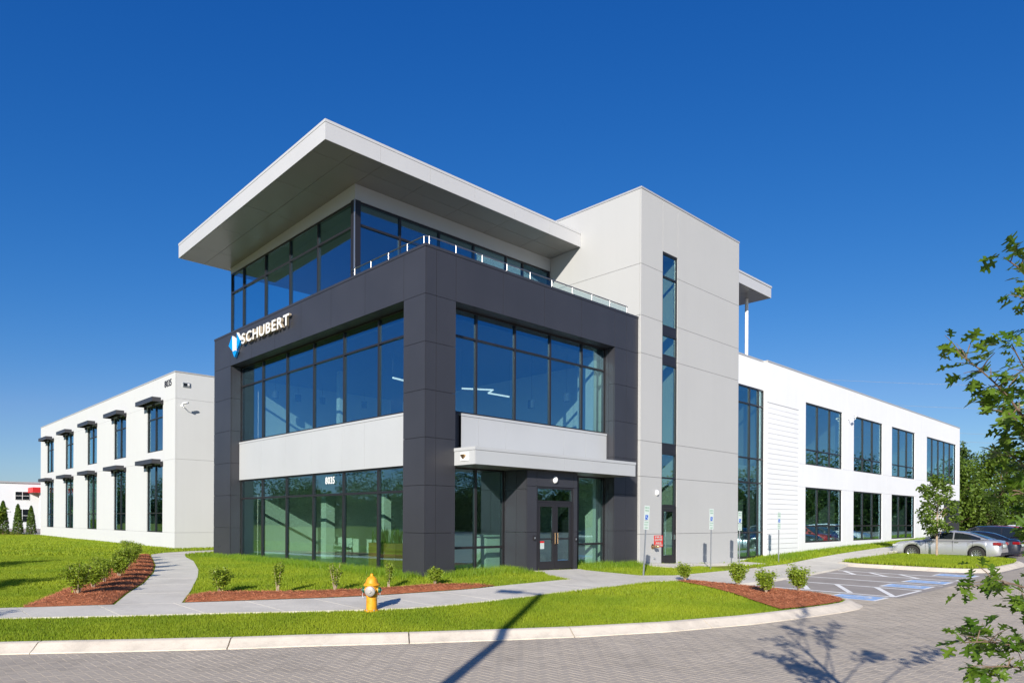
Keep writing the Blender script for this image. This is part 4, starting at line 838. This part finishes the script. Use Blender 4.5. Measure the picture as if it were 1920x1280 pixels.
for x, y, v, s, lb in ((-5.37, 1.0, 0, .98, 'round leafy shrub in pine straw nearest the curved path'), (-4.4, -.02, 1, .95, 'narrow upright shrub, second from the curved path'), (-3.2, -.62, 2, 1.05, 'twiggy thin leaved shrub left of the hydrant'), (-1.94, -1.1, 1, .82, 'sparse little shrub just right of the hydrant'), (-.74, -1.45, 3, .72, 'bright round shrub at the foot of the charcoal corner column')):
    shrub(x, y, float(bed_h(bedR)(x, y)) - .02, v, s, lb, x * 3, gr1)
gr2 = 'shrubs in the bed by the parking lot'
for x, y, v, s, lb in ((6.75, -4.3, 3, .86, 'bright shrub at the narrow end of the parking bed'), (6.5, -6.16, 0, 1.02, 'bright shrub in the parking bed, second from the walk'), (5.3, -7.6, 3, .98, 'bright shrub in the parking bed nearest the road'), (6.6, -7.9, 3, 1.08, 'wide bright shrub in the parking bed nearest the blue bay mark')):
    shrub(x, y, float(bed_h(bedT)(x, y)) - .02, v, s, lb, x * 5, gr2)
gr3 = 'shrubs along the curved path'
for i, (x, y, v, s) in enumerate(((-8.05, 2.35, 0, 1.12), (-7.5, 3.35, 3, 1.0), (-7.0, 4.4, 4, .68), (-6.3, 5.7, 3, .95), (-5.8, 7.2, 4, .75), (-5.2, 8.8, 4, .78), (-4.7, 10.5, 4, .72), (-4.1, 12.4, 4, .75), (-3.5, 14.4, 4, .7))):
    shrub(x, y, float(bed_h(bedL)(x, y)) - .02, v, s, 'green shrub in the path bed, %s from the sidewalk' % ['first', 'second', 'third', 'fourth', 'fifth', 'sixth', 'seventh', 'eighth', 'ninth'][i], i * 1.3, gr3)

def tree_meshes(seed, H, W, trunk_h, n, leaf, lm, bark, tr=.12, clumps=26, conic=0.0, low=.25):
    """trunk + limbs and a crown of separate leaf clumps"""
    r = np.random.default_rng(seed); tk = MB(); cs = []
    tk.tube([(0, 0, -.3), (0, 0, trunk_h * .6), (r.normal(0, .05), r.normal(0, .05), trunk_h), (r.normal(0, .1) * W * .2, r.normal(0, .1) * W * .2, H * .8)], [tr * 1.25, tr, tr * .8, tr * .18], 9)
    P = []; O = []
    for i in range(clumps):
        t = (i + .5) / clumps; z = trunk_h + (H - trunk_h) * (low * .0 + t); f = math.sin(math.pi * (.18 + .78 * t)) ** .7 if not conic else (1 - t) ** .8 * (1 if t > .06 else .7)
        rad = W / 2 * f * r.uniform(.35, .95); a = i * 2.4 + r.normal(0, .4); c = np.array([math.cos(a) * rad, math.sin(a) * rad, z]); cr = W * r.uniform(.13, .22) * (1 if not conic else .8)
        tk.tube([(0, 0, max(trunk_h * .7, z - rad * .9)), tuple(c * np.array([.5, .5, 1]) - np.array([0, 0, rad * .25])), tuple(c)], [tr * .38, tr * .22, tr * .07], 5)
        m = n // clumps; d = r.normal(size=(m, 3)); d /= np.linalg.norm(d, axis=1, keepdims=True); q = r.random((m, 1)) ** .45
        P.append(c + d * q * cr * np.array([1.15, 1.15, .8])); O.append(d)
    V, F = leaf_quads(np.concatenate(P), leaf, seed + 3, .35, np.concatenate(O), .3, .62)
    c = mesh_np('crown', V, F); c.materials.append(lm); k = tk.mesh('trunk', True); k.materials.append(bark)
    return c, k
def tree(name, x, y, z, ms, s, label, rz, group=None, cat='tree'):
    t = tag(empty(name, (x, y, z), rz), label, cat, group); t.scale = (s, s, s)
    link('crown', ms[0], None, t); link('trunk', ms[1], None, t); return t
young = tree_meshes(31, 4.1, 2.0, 1.25, 2600, .17, M['leafB'], M['stake'], .05, 30)
tree('young_tree', 28.45, -5.5, float(zroad(28.45, -5.5)) + .12, young, 1.0, 'slender young tree on the parking island before the silver car', .7)
street = tree_meshes(33, 5.2, 2.6, 1.7, 2200, .20, M['leafB'], M['bark'], .07, 26)
for x, y, s, lb in ((-17.6, .9, 1.0, 'young street tree beyond the left edge, casting shade on the lawn by the path'), (-17.2, 8.3, 1.05, 'young street tree beyond the left edge, casting shade on the far lawn'), (-17.9, -4.2, .8, 'young street tree beyond the left edge, casting shade on the sidewalk')):
    tree('street_tree', x, y, float(gz(x, y)) if y > 2 else float(zroad(x, y)) + .1, street, s, lb, x, 'young street trees')
big = [tree_meshes(41, 11, 9, .9, 9000, .46, M['leafB'], M['bark'], .25, 46), tree_meshes(42, 12.5, 9, .8, 9000, .46, M['leafC'], M['bark'], .25, 46), tree_meshes(43, 10, 10, .7, 9000, .46, M['leafB'], M['bark'], .25, 46), tree_meshes(44, 5, 5, .3, 5000, .28, M['leafC'], M['bark'], .12, 30)]
wl_ = [(92, 22, 0, .98), (98, 17, 1, .92), (97, 11, 2, .98), (103, 6, 0, 1.0), (106, 13, 1, 1.0), (101, 24, 1, 1.0), (108, 0, 2, 1.0), (93, 30, 2, 1.0), (90, 18.5, 3, .9), (94, 12.5, 3, 1.0), (98, 6.5, 3, .9), (87, 24, 3, .9)]
wn_ = ['tallest light green tree right behind the wing corner', 'dark tree at the back of the wood behind the wing', 'broad light tree in the wood beside the wing corner', 'light green tree at the right of the wood', 'dark tall tree in the second row of the wood', 'dark tree mostly hidden behind the wing', 'light tree farthest right in the wood', 'light tree hidden behind the wing end', 'low dark bush at the wood edge next to the wing', 'low dark bush at the wood edge behind the cars', 'low dark bush farthest right at the wood edge', 'low dark bush behind the wing corner']
for (x, y, k, s), lb in zip(wl_, wn_): tree('woodland_tree' if k < 3 else 'bush', x, y, .1, big[k], s, lb, x * 1.7, 'trees of the wood behind the right wing', 'tree' if k < 3 else 'bush')
# woods on the camera's side of the road: they show only as reflections in the glass
r = np.random.default_rng(77); Vc = []; Fc = []; off = 0; Vt = MB()
src = big[1][0]; V0 = np.zeros(len(src.vertices) * 3, np.float32); src.vertices.foreach_get('co', V0); V0 = V0.reshape(-1, 3); F0 = np.zeros(len(src.polygons) * 3, np.int32); src.polygons.foreach_get('vertices', F0); F0 = F0.reshape(-1, 3)
pick = r.permutation(len(F0) // 2)[:1500]; Fq = np.concatenate([F0[pick], F0[pick + len(F0) // 2]]); used, inv = np.unique(Fq, return_inverse=True); Vq = V0[used]; Fq = inv.reshape(-1, 3)
belt = []
for (xa, ya), (xb, yb), step in (((-95, 55), (-12, 168), 5.5), ((-103, 62), (-20, 178), 6.5), ((66, -82), (112, -6), 5.0), ((74, -86), (122, -10), 6.0), ((18, -66), (66, -80), 6.0), ((18, -75), (70, -90), 7.0), ((-95, 55), (-88, 20), 7)):
    L_ = math.hypot(xb - xa, yb - ya); belt += [(xa + (xb - xa) * t + r.normal(0, 2), ya + (yb - ya) * t + r.normal(0, 2)) for t in np.arange(0, 1, step / L_)]
for x, y in belt:
    s = r.uniform(.68, 1.08); a = r.uniform(0, 6.28); c, s_ = math.cos(a), math.sin(a); W_ = Vq.copy() * s; W_[:, :2] *= 1.15
    W_ = np.stack([W_[:, 0] * c - W_[:, 1] * s_ + x, W_[:, 0] * s_ + W_[:, 1] * c + y, W_[:, 2] - .4], 1); cen = W_.mean(0)
    k = 1.0; Vc.append(W_); Fc.append(Fq + off); off += len(W_)
tag(link('distant_wood', mesh_np('distant_wood', np.concatenate(Vc), np.concatenate(Fc)), leaf_mat('wood_leaf', (.045, .09, .014), (.09, .14, .022), .3), kind='stuff'), 'dark green wood across the road, mirrored in the windows', 'wood')
for nm, a, b in (('a', (-108, 52), (-14, 182)), ('b', (64, -95), (126, -8))):
    m = MB(); n = 60; rr = np.random.default_rng(3 if nm == 'a' else 4)
    # leafy bank closing the wood at the back
    pts = []
    for i in range(20000):
        t = rr.random(); pts.append((a[0] + (b[0] - a[0]) * t + rr.normal(0, 1.5), a[1] + (b[1] - a[1]) * t + rr.normal(0, 1.5), rr.uniform(-.5, 6.5 + 1.5 * math.sin(t * 40))))
    V, F = leaf_quads(np.array(pts), 1.1, 8, .1, None, .3, .8); tag(link('distant_thicket', mesh_np('distant_thicket', V, F), M['leafC'], kind='stuff'), 'dark thicket behind the wood across the road', 'thicket')

# arborvitae hedge, far left
arb = []
for sd in (51, 52):
    r = np.random.default_rng(sd); n = 2600; t = r.random(n) ** .8; a = r.uniform(0, 6.28, n); rad = .42 * (1 - t) ** .55 * r.uniform(.6, 1.05, n); P = np.stack([np.cos(a) * rad, np.sin(a) * rad, .1 + t * 2.5], 1)
    V, F = leaf_quads(P, .14, sd, .2, np.stack([np.cos(a) * .5, np.sin(a) * .5, np.full(n, 1.)], 1), .2, .45); m = mesh_np('foliage', V, F); m.materials.append(M['leafE']); arb.append(m)
arbt = MB().tube([(0, 0, -.1), (0, 0, 1.6)], [.05, .02], 6).mesh('stem'); arbt.materials.append(M['bark'])
for i, (x, y, s) in enumerate(((.55, 57.4, 1.0), (-.35, 57.8, 1.05), (-1.35, 58.2, 1.15), (-2.2, 58.7, 1.2), (-3.0, 59.2, 1.2), (-3.9, 59.6, 1.2))):
    t = tag(empty('arborvitae', (x, y, float(gz(x, y)) - .05), i * 2.1), 'narrow evergreen arborvitae at far left, %s from the left wing' % ['first', 'second', 'third', 'fourth', 'fifth', 'sixth'][i], 'shrub', 'arborvitae row'); t.scale = (s, s, s)
    if i < 3: link('foliage', arb[i % 2], None, t); link('stem', arbt, None, t)
    else:
        t.name = 'hedge_shrub'; t.scale = (2.5, 2.5, 2.9 - .15 * i); t['label'] = 'loose tall green shrub at far left beside the arborvitae, %s from them' % ['nearest', 'second', 'farthest'][i - 3]; t['group'] = 'loose hedge shrubs'
        link('foliage', shr[4][0], None, t); link('stem', shr[4][1], None, t)
drape('hedge_bed', [(-5, 57.2), (.9, 55.6), (.9, 58.4), (-5, 61)], .8, lambda x, y: gz(x, y) + .03, M['mulchb'], kind='structure')
tree('young_tree', -1.6, 68, .1, young, 1.0, 'leafy young tree before the white neighbouring building', .3)

# ------------------------------------------------------------------ neighbouring building at far left
NBX, NBY = 13.5, 110.0
nb = tag(empty('neighbour_building', (0, 0, 0)), 'white low office building with red canopy at the far left', 'building')
MB().box(-4, 16, NBY, NBY + 20, -.5, 6.7).build('wall', M['wing'], nb); MB().box(-4.2, 16.2, NBY - .15, NBY + 20, 6.7, 6.95).build('coping', M['coping'], nb)
for x0, x1, z0, z1 in ((1.6, 5.4, 4.2, 5.5), (7.6, 9.4, 4.2, 5.5), (1.6, 5.4, .9, 2.9), (7.6, 9.4, .9, 2.9)):
    w = MB().box(x0, x1, NBY - .06, NBY - .001, z0, z1).build('window', M['lampw'], nb)
    n = 2 if x1 - x0 < 3 else 4
    for i in range(n):
        for za, zb in ((z0 + .06, (z0 + z1) / 2 - .03), ((z0 + z1) / 2 + .03, z1 - .06)): MB().box(x0 + (x1 - x0) * i / n + .04, x0 + (x1 - x0) * (i + 1) / n - .04, NBY - .075, NBY - .061, za, zb).build('pane', M['cglass'], w)
MB().box(9.2, 14.5, NBY - 3.5, NBY - .005, 5.3, 6.05).build('canopy', M['redp'], nb); MB().box(10.2, 10.7, NBY - 3.0, NBY - 2.5, -.3, 5.3).build('column', M['wing'], nb)
MB().box(11.6, 13.2, NBY - .08, NBY - .002, -.3, 4.6).build('door', M['blued'], nb); MB().box(11.3, 11.59, NBY - .12, NBY - .002, -.3, 5.0).build('door_frame', M['lampw'], nb)

# ------------------------------------------------------------------ lobed-leaf tree reaching in from the right
def oak_leaf():
    """pointed five-lobed leaf, 1 unit long along +x"""
    half = [(0, .03), (.16, .08), (.20, .30), (.30, .36), (.33, .13), (.46, .14), (.50, .44), (.64, .50), (.60, .17), (.72, .16), (.80, .28), (.86, .10), (1.0, 0)]
    V = []; F = []
    for x, y in half: V += [(x, 0, 0), (x, y, .10 * y + .05 * math.sin(x * 3)), (x, -y, .10 * y + .05 * math.sin(x * 3))]
    for i in range(len(half) - 1): a = i * 3; F += [(a, a + 3, a + 4, a + 1), (a, a + 2, a + 5, a + 3)]
    V = np.array(V); F = [q for q in F]
    F3 = []
    for q in F: F3 += [(q[0], q[1], q[2]), (q[0], q[2], q[3])]
    V[:, 2] -= .12 * V[:, 0] ** 2
    V = np.concatenate([[(-.35, 0, .02), (-.35, .012, .02)], V]); F3 = [tuple(i + 2 for i in t) for t in F3] + [(0, 2, 1)]
    return V, np.array(F3)
LV, LF = oak_leaf(); lme = mesh_np('leaf', LV, LF); lme.materials.append(M['leafD'])
def cwv(D, l, z): p = CAM + FWD * D + RGT * l; return Vector((p.x, p.y, z))
T0 = cwv(4.4, 3.45, 0); T0.z = float(zroad(T0.x, T0.y))
ft = tag(empty('oak_tree', T0), 'small lobed leaf tree reaching in from the right edge', 'tree')
br = []; rb = random.Random(5)
tpts = [Vector((0, 0, 0)), Vector((.03, .02, 1.0)), Vector((-.02, .05, 2.0)), Vector((0, 0, 3.0)), Vector((.05, 0, 4.0))]
MB().tube(tpts, [.05, .042, .034, .022, .008], 10).build('trunk', M['bark'], ft, smooth=True)
def px_pt(px, py, D): return cwv(D, (px - 960) / 1314.5 * D, CAM.z - (py - 974) / 1314.5 * D) - T0
# limbs: start height on trunk, via, tip, number of twigs
limbs = [(2.9, (1990, 540, 4.3), (1880, 478, 4.1), 7), (2.7, (2010, 640, 4.3), (1930, 560, 4.5), 7), (2.3, (1950, 760, 4.2), (1800, 662, 4.05), 24), (2.2, (2000, 830, 4.2), (1895, 640, 4.4), 12), (2.0, (1990, 850, 4.3), (1880, 760, 4.1), 16), (1.8, (1985, 910, 4.2), (1898, 850, 4.3), 16), (1.6, (1990, 960, 4.3), (1910, 915, 4.1), 12), (1.5, (1995, 1010, 4.4), (1935, 985, 4.3), 5), (1.3, (1990, 1060, 4.2), (1838, 1092, 4.05), 11), (1.0, (2000, 1180, 4.2), (1800, 1200, 4.05), 15), (1.0, (1990, 1230, 4.3), (1850, 1245, 4.1), 12), (1.2, (2000, 1100, 4.3), (1925, 1120, 4.2), 5),
         (2.6, (2200, 500, 4.6), (2260, 430, 4.9), 14), (3.1, (2130, 420, 4.4), (2060, 330, 4.2), 12), (2.2, (2300, 700, 4.3), (2420, 640, 4.0), 16), (1.8, (2300, 850, 4.9), (2450, 800, 5.2), 16), (1.5, (2250, 980, 4.0), (2330, 960, 3.6), 14), (3.5, (2160, 300, 4.6), (2180, 200, 4.8), 10), (2.4, (2050, 720, 4.9), (2020, 600, 5.4), 14), (2.0, (2080, 800, 3.9), (2010, 720, 3.5), 14)]
leaves = []
for z0, via, tip, nt2 in limbs:
    a = Vector((0, 0, z0)); b = px_pt(*via); c = px_pt(*tip)
    curve = [a.lerp(b, t).lerp(b.lerp(c, t), t) for t in [k / 9 for k in range(10)]]
    MB().tube(curve, [.012 - .001 * k for k in range(10)], 6).build('branch', M['bark'], ft, smooth=True)
    tw = MB(); L = (c - a).length
    nt2 = int(nt2 * (1.0 if via[0] < 2040 else 2.0))
    for k in range(nt2):
        t = .45 + .55 * (k + rb.random()) / nt2; i = min(int(t * 9), 8); p = curve[i].lerp(curve[i + 1], t * 9 - i); d = (curve[i + 1] - curve[i]).normalized()
        e = Vector((rb.gauss(0, 1), rb.gauss(0, 1), rb.gauss(.1, .8))).normalized(); e = (d * .7 + e * .8).normalized(); q = p + e * rb.uniform(.06, .18)
        tw.tube([p, (p + q) / 2 + Vector((0, 0, .01)), q], [.004, .003, .0015], 4, False)
        for j in range(rb.randint(3, 6)):
            s = rb.uniform(.3, 1.05); pos = p.lerp(q, s); dr = (e * .6 + Vector((rb.gauss(0, .8), rb.gauss(0, .8), rb.gauss(-.25, .5)))).normalized(); leaves.append((pos, dr, rb.uniform(.065, .11)))
    for j in range(3): leaves.append((c, ((c - b).normalized() + Vector((rb.gauss(0, .6), rb.gauss(0, .6), rb.gauss(0, .5)))).normalized(), .10))
    if tw.v: tw.build('twig', M['bark'], ft, kind='stuff')
def leaf_matrix(pos, d, s):
    up = Vector((rb.gauss(0, .5), rb.gauss(0, .5), 1)); y = up.cross(d)
    y = y.normalized() if y.length > 1e-4 else Vector((0, 1, 0)); z = d.cross(y)
    return Matrix.Translation(pos + d * s * .35) @ Matrix((d, y, z)).transposed().to_4x4() @ Matrix.Scale(s, 4)
def vis(p):
    w = p + T0 - CAM; D = w.dot(FWD); return D > .5 and w.dot(RGT) / D < .735 and (CAM.z - p.z - T0.z) / D < .24
leaves.sort(key=lambda q: (not vis(q[0]), rb.random())); rest = []
for i, (p, d, s) in enumerate(leaves):
    mt = leaf_matrix(p, d, s)
    if i < 300: o = link('leaf', lme, None, ft); o.matrix_local = mt
    else: rest.append(mt)
if rest:
    Vh = np.concatenate([LV, np.ones((len(LV), 1))], 1); VV = np.concatenate([(Vh @ np.array(m_).T)[:, :3] for m_ in rest]); FF = np.concatenate([LF + i * len(LV) for i in range(len(rest))])
    link('leaf', mesh_np('foliage', VV, FF), M['leafD'], ft, kind='stuff')
print('oak leaves', len(leaves))

# ------------------------------------------------------------------ cars
def interp(tab, x):
    for (a, b), (c, d) in zip(tab, tab[1:]):
        if a <= x <= c: t = (x - a) / (c - a); t = t * t * (3 - 2 * t) if False else t; return b + (d - b) * t
    return tab[0][1] if x < tab[0][0] else tab[-1][1]
def car_meshes(kind):
    if kind == 'sedan': L, W = 4.7, .905; deck = [(-2.35, .62), (-2.33, .80), (-2.26, .98), (-2.1, 1.03), (-1.7, 1.05), (-1.2, 1.0), (.6, .96), (.95, .965), (1.5, .93), (2.0, .86), (2.2, .80), (2.31, .70), (2.35, .55)]; roof = [(-1.86, 1.04), (-1.5, 1.20), (-1.1, 1.345), (-.7, 1.425), (-.2, 1.455), (.15, 1.425), (.45, 1.30), (.95, .965)]; sw = [(-1.52, -.42), (-.36, .62)]; belt = .985
    else: L, W = 4.75, .93; deck = [(-2.37, .66), (-2.35, .95), (-2.28, 1.12), (-2.0, 1.13), (-1.2, 1.10), (.7, 1.06), (1.05, 1.06), (1.6, 1.02), (2.05, .94), (2.25, .82), (2.34, .66), (2.37, .52)]; roof = [(-2.3, 1.13), (-2.15, 1.38), (-1.95, 1.60), (-1.4, 1.67), (-.6, 1.70), (0, 1.69), (.35, 1.56), (1.1, 1.06)]; sw = [(-2.0, -1.28), (-1.2, -.38), (-.3, .62)]; belt = 1.08
    h2 = L / 2; xf, xr, wr, ar = 1.40, -1.38, .335, .385
    xs = sorted(set([-h2, -h2 + .02, -h2 + .06, h2 - .02, h2 - .06, h2] + list(np.arange(-h2 + .1, h2 - .05, .1)) + [xc + ar * math.cos(a) for xc in (xf, xr) for a in np.linspace(0, math.pi, 19)] + [xc + s * (ar + .001) for xc in (xf, xr) for s in (-1, 1)]))
    body = MB(); rows = []
    for x in xs:
        e = abs(x) / h2; w = W * (1 - .10 * max(0, (e - .72) / .28) ** 2 - .14 * max(0, (e - .93) / .07) ** 2); zt = interp(deck, x); zb = .20 + .10 * max(0, (e - .8) / .2)
        for xc in (xf, xr):
            if abs(x - xc) < ar: zb = max(zb, wr + math.sqrt(ar * ar - (x - xc) ** 2) - .0)
        zb = min(zb, zt - .06); hh = zt - zb
        sec = [(0, zt), (w * .55, zt - .004), (w * .80, zt - .022), (w * .90, zt - .055), (w * .955, zt - .13 * min(1, hh / .4)), (w * .985, zt - hh * .36), (w, zb + hh * .42), (w * .992, zb + hh * .20), (w * .97, zb + hh * .05), (w * .93, zb)]
        rows.append([len(body.v) + i for i in range(2 * len(sec) - 1)]); body.v += [(x, y, z) for y, z in sec] + [(x, -y, z) for y, z in sec[1:]]
    n = 10
    for a, b in zip(rows, rows[1:]):
        for i in range(n - 1): body.f.append((a[i], b[i], b[i + 1], a[i + 1]))
        for i in range(n - 1): p, q = (0 if i == 0 else n + i - 1), n + i; body.f.append((a[p], a[q], b[q], b[p]))
    for a, fl in ((rows[0], 1), (rows[-1], -1)):
        ring = a[n - 1:0:-1] + [a[0]] + a[n:]; body.f.append(tuple(ring[::fl]))
    gh = MB(); rows = []; gx = sorted(set([x for x, _ in roof] + list(np.arange(roof[0][0], roof[-1][0], .12)))); x0, x1 = roof[0][0], roof[-1][0]
    def gsec(x):
        zr = interp(roof, x); zb = min(interp(deck, x) - .03, zr - .005); k = max(0, min(1, (zr - zb) / (.42 if kind == 'sedan' else .56))); wb = W * .90; wt = wb - (.235 if kind == 'sedan' else .17) * k
        return zr, zb, wb, wt
    for x in gx:
        zr, zb, wb, wt = gsec(x); sec = [(0, zr), (wt * .6, zr - .012), (wt * .9, zr - .03), (wt, zr - .06 * min(1, (zr - zb) / .2)), (wb, zb)]
        rows.append([len(gh.v) + i for i in range(9)]); gh.v += [(x, y, z) for y, z in sec] + [(x, -y, z) for y, z in sec[1:]]
    for a, b in zip(rows, rows[1:]):
        for i in range(4): gh.f.append((a[i], b[i], b[i + 1], a[i + 1]))
        for i in range(4): p, q = (0 if i == 0 else 4 + i), 5 + i; gh.f.append((a[p], a[q], b[q], b[p]))
    win = []
    for a, b in sw:
        for s in (1, -1):
            m = MB(); X = np.linspace(a, b, 8)
            for x in X:
                zr, zb, wb, wt = gsec(x); zt = zr - .06; 
                for f in (.0, 1.0):
                    zz = belt + .03 + (max(zt - .035, belt + .05) - belt - .03) * f; t = (zz - zb) / max(zt - zb, .01); yy = wb + (wt - wb) * t + .006; m.v.append((x, s * yy, zz))
            for i in range(7): q = (2 * i, 2 * i + 2, 2 * i + 3, 2 * i + 1); m.f.append(q if s > 0 else q[::-1])
            win.append(m)
    def screen(xa, xb, off):
        m = MB()
        for x in np.linspace(xa, xb, 5):
            zr, zb, wb, wt = gsec(x)
            for f in (-.88, -.5, 0, .5, .88): m.v.append((x + off * .006, f * wt, zr - .012 * abs(f) * 1.6 + .007))
        for i in range(4):
            for j in range(4): q = i * 5 + j; m.f.append((q, q + 5, q + 6, q + 1))
        return m
    ws = screen(.22 if kind == 'sedan' else .1, x1 - .09, 1); rs = screen(x0 + .10, -1.02 if kind == 'sedan' else -1.98, -1)
    ub = MB().box(-h2 + .15, h2 - .15, -W * .86, W * .86, .22, .62)
    out = dict(body=(body, 'paint'), cabin=(gh, 'paint'), windshield=(ws, 'cglass'), rear_window=(rs, 'cglass'), underbody=(ub, 'trim'))
    res = {k: (v[0].mesh(k, True), v[1]) for k, v in out.items()}
    res['side_windows'] = [m.mesh('side_window', True) for m in win]
    ty = MB().lathe([(.22, -.105), (.305, -.11), (.332, -.085), (.335, 0), (.332, .085), (.305, .11), (.22, .105)], 32, Matrix.Rotation(R(90), 4, 'X'), False).mesh('tyre', True)
    rm = MB().lathe([(.03, .085), (.06, .09), (.06, .06), (.16, .045), (.2, .07), (.225, .10), (.225, -.09)][::-1], 32, Matrix.Rotation(R(90), 4, 'X'), False)
    for k in range(10):
        a = k * 2 * math.pi / 10; c, s = math.cos(a), math.sin(a)
        rm.v += [(c * .05 - s * .018, -.095, s * .05 + c * .018), (c * .05 + s * .018, -.095, s * .05 - c * .018), (c * .21 + s * .012, -.10, s * .21 - c * .012), (c * .21 - s * .012, -.10, s * .21 + c * .012)]; q = len(rm.v); rm.f.append((q - 4, q - 3, q - 2, q - 1))
    res['tyre'] = ty; res['rim'] = rm.mesh('rim', False); res['wheels'] = (xf, xr, wr, W); res['L'] = L; res['deck'] = deck; res['W'] = W; res['belt'] = belt
    res['hub'] = MB().lathe([(.215, .06), (.215, .062)], 24, Matrix.Rotation(R(90), 4, 'X')).mesh('hub')
    return res
CM = {k: car_meshes(k) for k in ('sedan', 'suv')}
def car(kind, x, y, rz, paint, label):
    c = CM[kind]; z = float(zroad(x, y)); t = tag(empty('parked_car', (x, y, z), rz), label, 'car', 'cars parked along the right wing'); L, W = c['L'], c['W']
    for k in ('body', 'cabin', 'windshield', 'rear_window', 'underbody'):
        me = c[k][0].copy(); me.materials.clear(); me.materials.append(paint if c[k][1] == 'paint' else M[c[k][1]]); link(k, me, None, t)
    for me in c['side_windows']:
        if not me.materials: me.materials.append(M['cglass'])
        link('side_window', me, None, t)
    for me, m_ in ((c['tyre'], 'tyre'), (c['rim'], 'rim'), (c['hub'], 'trim')):
        if not me.materials: me.materials.append(M[m_])
    xf, xr, wr, W = c['wheels']
    for xx in (xf, xr):
        for s in (1, -1):
            o = link('wheel', c['tyre'], None, t, (xx, s * (W - .115), wr)); k = link('rim', c['rim'], None, o); k.rotation_euler = (0, 0, 0 if s < 0 else math.pi); link('rim_backing', c['hub'], None, o).rotation_euler = (0, 0, 0 if s < 0 else math.pi)
    h2 = L / 2; zb = c['belt']
    for s in (1, -1):
        m = MB(); m.box(-h2 - .004, -h2 + .32, s * (W * .55), s * (W * .985 if kind == 'sedan' else W * .95), zb - .22, zb - .08); m.build('tail_light', M['clamp'], t, bevel=.02)
        m = MB(); m.box(h2 - .42, h2 - .045, s * (W * .60), s * (W * .935), .62, .72); m.build('headlight', M['hlamp'], t, bevel=.02)
        MB().box(.62, .78, s * (W * .9), s * (W * .9 + .16), zb + .02, zb + .14).build('mirror', paint, t, bevel=.03)
        for xx in (-.62, .42): MB().box(xx - .02, xx + .16, s * (W * .985), s * (W + .012), zb - .12, zb - .095).build('door_handle', M['chrome'], t)
        for xx in (-1.22 if kind == 'sedan' else -1.25, -.39, .78): MB().box(xx, xx + .008, s * (W * .97), s * (W + .003), .42, zb - .05).build('door_seam', M['trim'], t)
        MB().box(-1.0, 1.0, s * (W * .95), s * (W + .004), .235, .265).build('sill_trim', M['chrome'] if kind == 'sedan' else M['trim'], t)
    MB().box(h2 - .05, h2 + .006, -W * .45, W * .45, .36, .62).build('grille', M['trim'], t, bevel=.01); MB().box(-h2 - .008, -h2 + .06, -.26, .26, .66, .80).build('licence_plate', M['signw'], t)
    MB().box(-h2 - .006, -h2 + .1, -W * .8, W * .8, .30, .42).build('bumper', M['trim'], t, bevel=.02)
    return t
N_ = R(90)
silver = car_paint('silver', (.50, .51, .53)); navy = car_paint('navy', (.012, .016, .03), .1); black = car_paint('black', (.010, .010, .012), 0); redp = car_paint('red', (.45, .015, .02), .3); whitep = car_paint('white', (.75, .75, .75), 0); grey = car_paint('grey', (.16, .17, .18))
car('sedan', 30.15, -5.60, N_, silver, 'silver sedan parked beside the grassy island').scale = (1.06, 1.03, 1.04); car('sedan', 33.3, -5.95, N_, navy, 'dark blue sedan parked just behind the silver sedan'); car('suv', 36.1, -5.7, N_, black, 'black station wagon with roof rails, third car from the island')
car('suv', 39.0, -5.6, N_, redp, 'red car in the row, seen mirrored in the wing windows'); car('sedan', 42.0, -5.6, N_, grey, 'grey car in the row behind the red one'); car('suv', 45.0, -5.6, N_, whitep, 'white car in the row, mirrored in the wing windows')
car('suv', 33.0, -17.2, R(-90), whitep, 'white car across the driveway, mirrored in the tower door'); car('sedan', 30.0, -17.0, R(-90), navy, 'dark sedan across the driveway beside the white car')
